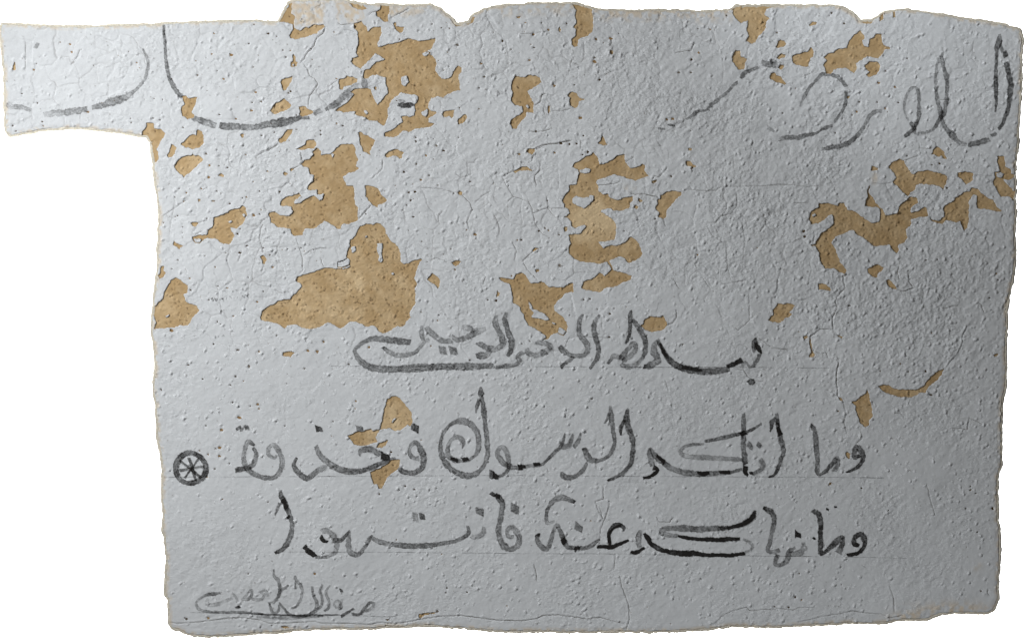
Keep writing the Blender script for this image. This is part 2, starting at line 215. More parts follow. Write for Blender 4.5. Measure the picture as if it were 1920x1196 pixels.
# painted writing: '# word' opens a word, then one brush stroke a line: tile, then x,y,width,darkness
INK = """
# far left sweeping tail
A1 50,780,34,.25 90,800,36,.3 140,800,36,.35 185,812,30,.3 235,828,26,.3
A1 330,862,40,.22 400,850,44,.35 480,845,46,.4 560,835,44,.45 655,820,34,.4
A1 690,808,36,.5 760,795,44,.42 830,770,52,.42 900,750,52,.45 950,728,40,.45 990,700,26,.4 1030,665,20,.35 1075,610,22,.35 1102,550,22,.4 1112,490,18,.4 1100,430,20,.4 1080,385,16,.45 1073,368,6,.4
A1 265,365,16,.25 290,325,18,.45
# large bowl shaped letter
A1 1228,178,18,.55 1232,250,20,.55 1240,360,20,.6 1245,450,22,.6 1258,540,24,.6 1285,620,28,.6 1325,685,30,.6 1370,735,26,.6
A1 1440,880,30,.4 1500,905,44,.42 1570,930,48,.45 1618,948,36,.45
A1 1642,945,44,.6 1700,948,48,.55 1770,952,40,.55 1840,955,40,.5 1914,952,38,.5 1974,942,46,.52 2044,927,50,.55 2114,917,54,.6 2184,900,46,.6 2244,882,30,.6 2314,882,24,.5
A2 430,850,30,.45 490,828,22,.3
A2 520,825,20,.5 570,795,46,.55 610,770,50,.6 650,725,46,.38 700,690,50,.5 735,650,34,.35 765,620,26,.25
A2 805,575,36,.4 810,620,46,.5 815,662,36,.5
# short black dash on a paint island
A2 1058,785,26,.9 1110,790,44,.95 1165,788,30,.95 1182,788,12,.9
A2 1070,762,18,.45 1115,758,18,.35
# rising diagonal stroke
A3 1090,965,10,.55 1145,968,10,.5
A3 1160,936,8,.7 1190,940,18,.6 1215,945,8,.5
A3 1230,925,16,.25 1270,910,16,.3
A3 1300,895,14,.5 1340,870,26,.5 1380,840,26,.5 1440,828,10,.5 1480,795,24,.52 1540,745,18,.45 1590,705,22,.45 1640,655,22,.5 1685,620,20,.55
A3 1705,590,18,.6 1740,550,28,.6 1790,525,22,.55 1840,505,22,.5
A3 1862,475,34,.4 1930,485,42,.4 1975,490,40,.35 2005,480,20,.25
# round hooked letter
A4 235,800,10,.3 262,740,22,.4 300,670,22,.45 345,615,18,.45 400,560,26,.42 450,562,26,.45 510,572,26,.45 550,605,26,.5 582,652,22,.5
A4 578,680,24,.65 582,740,24,.55 568,800,22,.55 540,855,22,.55 492,912,20,.55
A4 480,940,20,.5 430,955,30,.65 400,972,14,.6 350,1000,20,.55 280,1015,30,.6 220,1030,30,.5 150,1028,32,.5 75,1042,28,.25
A4 -10,955,24,.35 45,982,12,.3
A4 10,465,26,.3 65,462,14,.3
# slanting tail
A4 850,832,24,.3 800,840,26,.4 755,875,30,.45 735,910,26,.45 710,960,24,.45 670,1010,30,.5 620,1055,34,.6 550,1090,34,.55 470,1105,30,.6 400,1115,28,.35
# looped letters with two tall loops
A4 1045,905,12,.25 1025,860,14,.3 1015,780,18,.32 1030,720,20,.35 1060,670,20,.35 1100,655,18,.35 1120,690,24,.5 1125,760,24,.55 1125,830,26,.55 1120,890,26,.6 1095,945,28,.6 1060,990,26,.6 1015,1025,24,.7
A4 1060,915,20,.5 1085,955,26,.55 1100,1000,20,.35 1150,1000,22,.35 1200,985,20,.4 1240,958,18,.55 1275,900,30,.6 1310,850,30,.6 1328,770,30,.6 1332,700,20,.5 1335,620,30,.6 1325,560,32,.6 1310,500,22,.5 1297,440,28,.4 1298,395,12,.3
A4 1288,420,22,.35 1262,470,16,.35 1250,550,20,.38 1250,640,22,.42 1258,720,26,.45 1275,800,28,.5 1290,870,30,.6 1310,940,28,.5 1350,990,40,.48 1400,1045,36,.55 1440,1080,30,.3 1480,1085,28,.25
A4 1490,1085,30,.6 1530,1080,40,.65 1590,1065,36,.55 1650,1045,36,.5
A4 1665,1020,20,.5 1705,1000,20,.5
A4 1718,970,20,.8 1745,930,22,.7 1770,870,26,.7 1790,810,28,.72 1800,740,34,.75 1808,660,38,.75 1805,600,34,.72 1792,540,40,.75 1775,465,34,.65
A4 1775,432,24,.9 1765,385,20,.85
A4 1735,330,20,.55 1750,395,16,.55
# tall slender stroke
A4 1728,258,18,.45 1725,310,42,.7 1708,370,28,.65 1705,440,20,.65 1700,520,22,.75 1700,600,32,.8 1700,680,30,.75 1702,760,20,.72 1695,842,10,.6
# first word of the top line, hooked head and long trough
C3 1665,612,12,.6 1655,640,46,.7 1650,680,38,.65 1640,718,14,.5
C3 1660,650,20,.95 1680,690,34,.95 1702,728,12,.95
C3 1690,730,24,.55 1672,780,26,.55 1640,822,20,.5 1610,825,14,.5 1585,790,16,.5 1562,820,22,.35 1535,832,14,.3
C3 1558,775,34,.9 1500,805,34,.92 1445,828,26,.9
C3 1465,835,36,.5 1400,855,42,.55 1320,862,46,.5 1250,860,48,.55 1180,850,48,.6 1110,835,44,.7 1050,805,42,.68 1000,760,38,.7 965,700,28,.75 940,655,24,.6 925,620,26,.25
C3 1110,828,22,.95 1200,848,24,.9 1258,852,16,.9
C3 945,655,12,.9 965,710,20,.95 1005,765,20,.9
C3 925,625,26,.3 905,670,40,.35 902,720,50,.38 930,770,44,.35 900,800,38,.35 860,820,42,.5 822,825,26,.75
# dot below the hooked head
C3 1605,925,40,.55 1630,940,46,.6 1652,952,30,.85
# second word of the top line
C3 728,405,14,.55 722,440,32,.55 722,520,26,.6 716,580,24,.7 700,630,22,.78 686,655,12,.7
C3 738,475,24,.5 770,515,34,.55 805,570,38,.55 832,630,34,.55 838,690,30,.55 820,750,26,.5 780,800,32,.35 720,825,34,.4 670,820,34,.42 650,805,18,.45
C3 645,775,36,.55 670,740,38,.5 710,690,30,.5 745,655,38,.4 765,680,34,.3 750,720,34,.32 700,760,34,.36 660,782,26,.42
C3 650,765,38,.35 600,745,32,.32 578,772,28,.45 552,805,16,.75
# third word, tall pair of strokes and forked foot
C3 370,435,14,.35 345,480,32,.48 340,530,30,.45 345,585,36,.38 380,630,40,.42 405,680,36,.4 395,725,32,.4 350,745,28,.36 280,740,28,.4 225,710,38,.42 195,672,32,.6
C3 300,748,28,.4 260,785,26,.42 215,820,24,.75 214,842,12,.8
C3 492,438,14,.35 460,490,32,.42 450,545,36,.48 465,610,38,.52 485,680,34,.52 480,750,30,.52 450,800,26,.58 418,842,16,.7
C2 1655,1030,24,.25 1635,985,42,.36 1590,970,38,.25 1530,962,34,.22
C2 1650,1000,26,.3 1600,1035,42,.36 1540,1060,28,.3 1480,1045,34,.36 1462,1008,28,.25
C2 1440,1035,28,.38 1402,1065,34,.42 1410,1105,34,.42 1370,1133,28,.42 1300,1140,28,.5 1235,1150,22,.6
# fourth word with its long returning tail
C2 1225,1137,34,.45 1100,1142,44,.45 950,1145,48,.48 800,1147,46,.5 650,1155,52,.5 500,1165,42,.48 400,1165,48,.48 300,1150,48,.48 230,1110,42,.42 190,1060,34,.38 180,1020,22,.4 215,985,24,.4 260,955,32,.42 330,935,36,.45 420,945,42,.48 520,955,42,.45 597,965,36,.48
C2 1240,760,18,.35 1230,810,38,.4 1250,870,40,.4 1280,930,42,.42 1285,980,40,.36 1240,1010,38,.36 1170,1005,42,.42 1120,975,40,.5 1105,960,28,.5
C2 1195,1020,38,.3 1160,1060,42,.36 1110,1065,48,.45 1085,1062,30,.6
C2 1315,740,22,.42 1300,800,36,.48 1325,880,40,.46 1350,950,40,.48 1350,1010,34,.48 1322,1068,24,.7
C2 1158,860,26,.25 1100,885,42,.36 1020,925,38,.42 950,945,34,.4 905,920,28,.36
C2 980,850,36,.2 1040,860,38,.3 1060,880,26,.3 1100,865,26,.25
C2 712,850,34,.33 760,900,40,.36 830,950,36,.36 912,955,28,.36
C2 680,840,16,.25 680,900,34,.33 692,950,22,.36
C2 735,935,16,.25 695,970,20,.38 665,1005,22,.38 620,1045,28,.36 550,1060,34,.3 480,1055,34,.3 430,1030,32,.36 388,998,22,.5
C2 810,1018,44,.3 865,1028,42,.45
C2 885,1020,46,.42 945,1032,34,.6
# ring with eight spokes
RING
D1 455,708,18,.5 480,790,20,.55 505,882,18,.6
D1 385,732,16,.55 465,790,18,.5 548,862,22,.7
D1 527,712,14,.8 480,780,14,.7 420,862,12,.6
D1 383,805,20,.5 470,790,16,.45 570,772,18,.4
# last word of the middle line, two loops
D1 800,805,34,.75 860,790,34,.55 910,778,32,.48 945,740,30,.38 958,680,30,.42 935,632,24,.6
D1 945,618,18,.7 900,590,34,.3 875,640,30,.33 862,700,30,.35 875,760,38,.5 905,805,40,.48 960,840,34,.48 1040,860,34,.48 1110,845,32,.4 1145,790,34,.42 1150,720,34,.42 1125,650,34,.38 1085,610,28,.28 1052,640,28,.28 1052,685,26,.33 1090,710,22,.33 1115,690,14,.28
# pair of worn dots
D1 825,475,32,.45 828,500,26,.4
D1 848,512,16,.5 852,480,20,.4
D1 870,485,30,.6 905,485,26,.65
# joined letters with a long dip
D1 1262,708,16,.85 1240,755,28,.5 1255,800,34,.5 1310,850,42,.58 1345,865,34,.52 1400,820,38,.42 1460,785,38,.38 1490,790,34,.28
D1 1405,620,30,.4 1430,680,38,.42 1490,740,42,.45 1560,785,40,.5 1640,810,42,.52 1720,812,36,.52 1800,790,32,.58 1880,755,28,.6 1940,730,28,.5 2000,712,18,.4
D2 290,690,22,.42 310,650,38,.42 360,645,42,.48 420,665,38,.5 455,682,40,.5
D2 455,690,40,.82 522,715,26,.9
# diamond dot
D1 1402,492,34,.8 1455,498,26,.8
# diamond dot
D2 270,490,34,.45 325,498,32,.65
# diamond dot
D2 680,470,34,.55 740,500,40,.75
# looped letter ending in a hook
D2 742,715,32,.38 690,705,36,.4 668,670,24,.42 680,620,28,.36 715,595,30,.38 750,640,44,.48 775,710,44,.5 765,780,40,.52 715,815,32,.55 650,820,34,.58 600,800,34,.5 580,772,18,.48
# spiral letter with tall stem
D2 1205,180,16,.55 1203,230,40,.6 1215,290,32,.55 1225,370,38,.52 1235,460,30,.48 1245,560,34,.48 1253,650,34,.48 1245,720,28,.48 1215,780,24,.48 1160,830,36,.42 1090,840,42,.46 1010,815,38,.46 940,750,42,.46 905,670,34,.46 903,590,26,.5 930,510,22,.5 985,455,24,.48 1050,435,42,.42 1120,455,44,.38 1170,510,40,.38 1188,580,36,.42 1180,660,28,.42 1150,700,20,.42 1110,725,20,.42 1060,735,18,.55 1000,725,34,.55 960,690,34,.36 955,640,28,.36 980,580,24,.32 1030,555,34,.32 1070,590,30,.38 1065,640,10,.6
D2 1190,270,26,.55 1175,320,26,.55 1165,375,8,.5
D2 975,710,18,.95 1030,735,18,.95
D2 1062,725,30,.9 1110,715,18,.95
# letters of the middle word, loop and teeth
D2 1265,828,42,.5 1290,840,36,.55
D2 1290,835,36,.95 1335,855,26,.92
D2 1335,850,22,.6 1380,825,24,.55 1410,780,28,.52 1408,720,34,.42 1395,660,36,.33 1355,630,34,.33 1325,670,28,.38 1345,720,36,.38 1400,765,38,.48 1480,785,28,.42 1560,770,24,.4 1640,762,20,.45 1680,740,18,.6 1740,680,24,.52 1800,620,26,.55 1832,528,12,.45
D2 1480,775,24,.97 1535,773,18,.97
D2 1483,795,10,.95 1515,790,16,.95
D2 1595,758,18,.97 1645,752,14,.97
D3 130,550,28,.38 180,540,34,.42 200,500,28,.52 215,450,12,.5
D3 222,555,24,.4 250,510,30,.45 276,438,10,.48
# two tall letters and hooked foot
D3 298,552,28,.8 320,610,42,.5 350,645,44,.48 400,650,28,.46 460,630,24,.5 500,590,28,.46 525,530,26,.5 520,460,28,.52 512,390,28,.48 500,310,38,.52 495,240,14,.4
D3 490,290,18,.48 452,375,10,.4
D3 322,665,22,.5 290,720,26,.5 235,765,34,.48 180,775,40,.52 145,765,42,.56 130,735,18,.7
D3 472,798,14,.85 530,775,24,.6 600,730,26,.52 645,670,28,.58 660,610,34,.66 665,540,32,.56 655,470,38,.58 630,400,40,.6 615,320,38,.7 627,262,16,.5
D3 600,340,18,.7 575,400,28,.75 570,462,12,.8
# wide letter with folded arm
D3 740,780,20,.97 800,765,22,.97 845,720,26,.95 815,700,34,.85
D3 812,690,36,.5 800,650,38,.42 790,600,34,.42 785,555,16,.55
D3 790,555,18,.35 830,610,38,.45 880,660,38,.52 940,700,34,.45 1010,730,38,.4 1090,745,38,.45 1180,748,36,.5 1280,745,32,.42 1380,740,26,.55 1482,715,20,.5
D3 840,612,16,.95 902,665,22,.95
D3 1145,736,16,.98 1190,748,34,.98 1235,740,16,.98
D3 1308,738,16,.98 1392,735,20,.95
D3 1490,645,28,.45 1440,640,28,.36 1340,635,34,.3 1200,625,34,.3 1080,620,34,.26 1020,595,28,.24 1030,560,22,.3 1100,530,22,.42 1192,528,14,.45
D3 1200,508,22,.55 1290,490,28,.55 1400,465,26,.6 1490,445,28,.65 1560,415,18,.62 1626,375,14,.6
D3 1465,458,18,.97 1508,438,28,.97
D3 1490,295,22,.45 1490,380,34,.45 1490,460,34,.55 1490,540,34,.48 1500,620,38,.55 1505,680,34,.8
D3 1505,690,34,.92 1505,740,28,.97 1525,762,18,.98
D3 1535,745,14,.97 1562,742,18,.97
D3 1550,755,22,.5 1610,725,30,.38 1635,680,34,.42 1615,640,32,.48
# two worn dots
D3 1520,525,32,.38 1562,558,22,.75
D3 1595,520,24,.5 1622,550,24,.6
# tall bent letter
D3 1678,777,12,.92 1725,755,18,.7 1760,690,24,.65 1775,630,28,.58 1792,600,28,.45 1785,540,34,.55 1765,470,36,.65 1750,400,28,.7 1745,350,28,.65 1740,295,22,.45
D3 1735,330,18,.55 1705,360,34,.65 1700,400,26,.58 1690,437,8,.9
D3 1745,400,22,.98 1768,465,26,.98
D3 1735,368,14,.97 1760,385,14,.97
# hooked letter with tall bent stem
D4 318,385,22,.8 345,420,32,.55 355,480,40,.5 362,560,34,.5 370,650,34,.5 370,740,30,.6 400,750,22,.65 450,710,26,.6 500,650,34,.55 520,630,26,.52 522,680,30,.4 495,735,34,.45
# small comma shaped letter
D4 585,738,14,.9 630,720,22,.72 680,690,26,.66 710,640,30,.66 705,590,40,.55 665,550,38,.55 645,590,34,.45 645,630,30,.5 690,610,28,.68
# tall curved letter with notch
E1 938,560,20,.92 990,535,32,.65 1035,480,36,.52 1062,400,36,.5 1065,330,32,.5 1040,250,32,.55 1010,180,36,.9 985,130,34,.65 985,90,14,.55
E1 975,180,18,.45 955,230,22,.4 938,280,8,.5
E1 995,155,22,.97 1025,230,24,.97
E1 1035,280,18,.9 1042,300,18,.85
# joined loops with black foot
E1 1158,505,30,.9 1185,540,36,.97 1240,585,28,.96
E1 1240,588,24,.45 1290,590,22,.36 1360,575,26,.36 1400,530,34,.36 1395,470,36,.36 1370,420,42,.3 1320,390,38,.26 1280,400,28,.25
E1 1278,432,30,.98 1300,465,28,.98 1335,475,18,.95
E1 1370,465,34,.46 1440,455,32,.55 1500,392,12,.6
# waved letters with long flat sweep
E1 1495,400,18,.42 1490,470,34,.36 1500,550,40,.42 1560,570,32,.46 1600,530,28,.46 1640,460,28,.46 1665,425,12,.6
E1 1665,450,26,.36 1740,480,34,.4 1820,495,34,.44 1915,505,34,.5 2005,507,36,.55 2105,500,34,.5 2205,485,28,.5 2285,470,24,.48 2355,440,28,.48 2385,405,28,.48 2378,355,16,.5
E2 650,430,28,.25 690,440,38,.3 740,410,34,.32 745,362,20,.3
# pair of diamond dots
E2 212,285,40,.36 255,298,42,.42
E2 262,282,34,.5 305,290,26,.85
# diamond dot
E2 685,240,36,.4 745,260,38,.65
# tall letter with round loop
E2 800,128,30,.88 828,112,30,.6
E2 830,118,30,.8 850,138,40,.78 880,180,40,.48 880,250,38,.46 865,330,36,.46 855,400,38,.48 870,460,36,.48 900,510,50,.55 950,530,32,.36 1000,500,36,.36 1012,440,38,.42 985,390,44,.42 950,365,34,.38 918,400,28,.32 932,438,28,.38 972,435,24,.42
E2 838,128,24,.98 868,142,22,.95
# diamond dot
E2 945,212,46,.46 1010,242,42,.52
# hooked letter over a waved foot
E2 1428,180,22,.9 1400,165,30,.5 1330,145,42,.36 1270,165,34,.36 1230,220,24,.6 1210,280,24,.46 1220,335,28,.36 1275,320,12,.36
E2 1158,408,18,.92 1145,450,30,.52 1180,510,40,.46 1220,525,32,.46 1245,470,30,.52 1265,400,28,.42 1290,350,28,.36 1320,400,30,.48 1345,460,34,.75 1370,510,34,.48 1440,520,28,.6 1520,515,30,.46 1580,480,26,.46 1615,455,12,.6
E2 1335,448,24,.98 1352,490,24,.98
E2 1425,515,22,.98 1440,540,24,.97
E2 1445,508,14,.95 1462,525,14,.95
# diamond dot
E2 1425,352,40,.46 1482,385,34,.58
# curled letter on a black bar
E2 1592,512,22,.98 1640,510,26,.98 1700,515,28,.98 1760,490,28,.98 1830,462,14,.98
E2 1690,505,18,.95 1680,430,26,.9 1690,390,28,.7 1730,350,34,.7 1770,350,30,.85 1800,385,24,.6
E2 1678,410,14,.96 1720,372,16,.96 1770,350,16,.96
# broad black letter with double bars
E3 168,552,22,.98 215,550,26,.98 272,518,18,.98
E3 235,520,22,.35 225,460,44,.4 235,400,34,.35 240,385,10,.3
E3 270,410,22,.92 300,450,36,.94 320,490,32,.9 370,520,34,.75 440,545,32,.94 530,560,38,.97 620,560,40,.97 720,572,28,.98 840,575,26,.98 930,575,26,.98 1022,558,22,.95
E3 1022,552,18,.35 1062,535,18,.32 1080,508,20,.28 1060,480,20,.28 1010,455,20,.33
E3 985,453,24,.98 900,455,28,.98 820,460,30,.98 750,455,32,.98 680,455,26,.95 600,445,26,.95 520,432,16,.9
E3 520,430,24,.3 470,425,32,.3 408,410,36,.33 412,380,40,.38 470,370,38,.46 560,375,44,.52 680,380,42,.56 800,375,36,.56 895,368,28,.72
E3 888,378,20,.95 940,362,28,.98 1000,345,34,.98 1060,310,34,.98 1088,275,32,.98 1100,242,14,.9
# forked letter with a stem, worn grey
E3 1160,220,24,.9 1200,240,38,.66 1235,275,34,.56 1240,340,34,.46 1225,410,28,.42 1210,480,28,.42 1195,540,26,.42 1240,550,28,.38 1285,538,28,.36
E3 1270,570,30,.46 1250,640,26,.46 1300,645,26,.46 1345,600,30,.46 1355,550,34,.46 1400,520,18,.38
E3 1360,570,34,.33 1430,560,38,.38 1465,520,38,.38 1460,480,28,.32
# worn dot
E3 1398,415,38,.9 1445,432,20,.95
# tall stem joined to a hooked foot
E3 1530,240,34,.56 1575,275,40,.66 1590,340,38,.66 1588,410,32,.85 1590,480,36,.75 1590,560,34,.76 1620,555,22,.7 1670,510,34,.66 1720,465,48,.6 1757,438,18,.66 1750,500,34,.56 1720,560,44,.46
E3 1632,228,12,.9 1652,240,10,.95
E3 1690,215,10,.9 1715,218,8,.9
E3 1533,455,18,.95 1550,448,14,.9
# small round hooked letter
E4 590,575,24,.95 640,570,26,.92 690,545,28,.92 720,500,30,.85 715,440,40,.75 685,420,32,.66 645,450,30,.75 645,490,34,.92 682,505,28,.92
# signature in thin faded brush
E1 928,680,10,.36 935,730,22,.3 965,770,24,.36 975,830,20,.56 965,880,24,.56 930,925,22,.36 888,935,16,.26
E1 900,935,14,.56 910,980,20,.46 935,1010,22,.36 965,990,16,.36 970,940,14,.36
E1 970,925,12,.4 1010,980,18,.46 1050,1020,22,.46 1120,1030,20,.56 1190,1020,22,.56 1240,990,24,.5 1250,930,22,.46 1225,870,20,.4 1215,805,14,.36
E1 1088,725,12,.3 1095,760,22,.26 1130,800,22,.36 1142,850,18,.36 1130,910,18,.36 1095,960,18,.36 1058,970,12,.36
E1 1092,770,10,.36 1090,828,8,.36
E1 1042,798,12,.46 1000,825,18,.46 980,850,18,.36
E1 1295,795,12,.36 1275,840,16,.4 1290,900,18,.36 1285,950,18,.4 1250,980,22,.46
E1 1352,800,12,.3 1320,850,18,.32 1340,920,18,.32 1335,970,18,.46 1310,995,14,.56
E1 1400,975,14,.36 1380,940,14,.3 1410,915,16,.3 1425,945,18,.36 1405,975,12,.33
E1 1440,905,12,.25 1425,980,18,.33
E1 1422,838,18,.75 1445,842,16,.6
E1 1432,1032,20,.85 1470,1010,18,.66 1530,972,14,.5
E1 1510,1015,18,.56 1570,1015,20,.56 1610,970,20,.46 1650,930,18,.46 1680,940,16,.26 1650,980,22,.36 1600,990,18,.36
E1 532,855,16,.36 480,865,24,.56 430,870,18,.46 380,895,16,.36 350,930,14,.36 365,970,22,.32 410,990,20,.36 480,1000,18,.46 560,1000,18,.46 650,1000,18,.4 740,1005,18,.46 850,1015,14,.56
E1 440,900,22,.16 430,935,28,.17 490,945,28,.17 560,920,22,.2 620,895,18,.22
E1 620,860,14,.26 640,880,18,.26 660,925,18,.26
E1 690,910,22,.3 720,880,18,.3 760,830,12,.26 765,870,18,.26 740,900,22,.4 700,905,18,.3
E1 760,900,18,.26 830,905,22,.26 860,870,18,.26 830,850,12,.26 870,838,18,.26 888,882,18,.26
E1 642,967,12,.85 678,958,14,.85
E1 800,1035,14,.33 1000,1045,18,.3 1150,1040,16,.33 1300,1030,12,.46
E1 800,1018,8,.6 900,1020,10,.65 1100,1025,10,.65 1200,1024,12,.65 1330,1022,10,.6 1430,1020,6,.5
# faint stamped lettering, upside down
T1 280,545,30,.6 235,560,34,.75 235,590,30,.6 300,610,24,.5 315,640,26,.6 290,665,22,.5 245,655,18,.5
T1 350,540,24,.6 360,580,40,.7 385,620,26,.6
T1 430,570,18,.5 435,620,26,.6 405,660,22,.55 375,650,18,.5 390,610,16,.5
T1 545,565,16,.35 545,640,16,.35
T1 515,610,16,.3 545,600,14,.3
T1 660,550,20,.45 615,590,44,.6 585,555,18,.4
T1 655,570,18,.4 665,680,14,.3
T1 775,520,14,.3 780,590,18,.3 740,620,16,.3 710,600,14,.25
T1 895,480,22,.42 885,520,14,.3
T1 895,490,14,.35 950,575,14,.35
T1 1185,510,16,.32 1140,570,18,.32
T1 1325,450,14,.4 1335,540,14,.35
T1 1330,450,16,.42 1410,545,18,.45
T1 1415,430,18,.45 1412,545,18,.45
T1 1530,420,18,.42 1520,515,20,.42
T1 1440,430,16,.42 1520,500,20,.42
T1 1470,470,12,.35 1525,480,14,.35
T1 990,270,18,.4 1000,325,26,.42 970,345,12,.35
T1 1090,260,30,.35 1130,265,20,.33 1130,320,12,.28
T1 1165,260,16,.33 1170,300,14,.33
T1 1270,240,10,.28 1290,310,12,.28
T1 1340,230,10,.3 1385,280,12,.3
T1 1400,220,12,.32 1395,295,16,.32 1440,300,16,.32 1475,260,14,.3
T1 1505,200,12,.36 1560,210,18,.38
T1 590,980,22,.5 555,1045,30,.5 580,1080,20,.5 570,1130,26,.48 610,1145,14,.4
T1 590,990,24,.5 612,1020,18,.45
T1 650,1000,14,.35 680,985,12,.35 700,1010,12,.32
T1 755,985,12,.3 785,980,12,.3
T1 835,960,14,.3 845,990,10,.3
T1 345,325,30,.33 440,310,16,.3
T1 440,370,20,.36 400,410,22,.36
T1 600,300,16,.33 730,300,18,.36 740,340,14,.3
T2 345,390,12,.4 395,385,14,.4
T2 480,380,24,.6 482,405,26,.7
T2 360,930,34,.65 385,860,18,.5
T2 485,850,16,.5 490,915,16,.5
T2 590,880,20,.38 625,860,18,.38 650,820,20,.45 685,870,24,.6
T2 690,640,14,.5 715,615,16,.45 745,620,10,.4
# faint stamped letters near a hole
T3 700,430,14,.3 640,415,22,.45 625,445,24,.5 680,490,22,.55 725,520,26,.55 670,545,14,.4
T3 730,410,14,.35 765,430,14,.42 775,460,12,.4
T3 755,490,10,.3 780,525,14,.4 830,505,16,.42 830,470,10,.35
T3 875,505,14,.4 955,485,16,.42
# faint printed letter beside the cream stain
T4 365,280,9,.55 352,330,9,.55
T4 365,285,8,.5 385,295,7,.5
T4 360,305,7,.5 380,308,7,.5
T4 352,330,8,.55 375,333,8,.5
"""
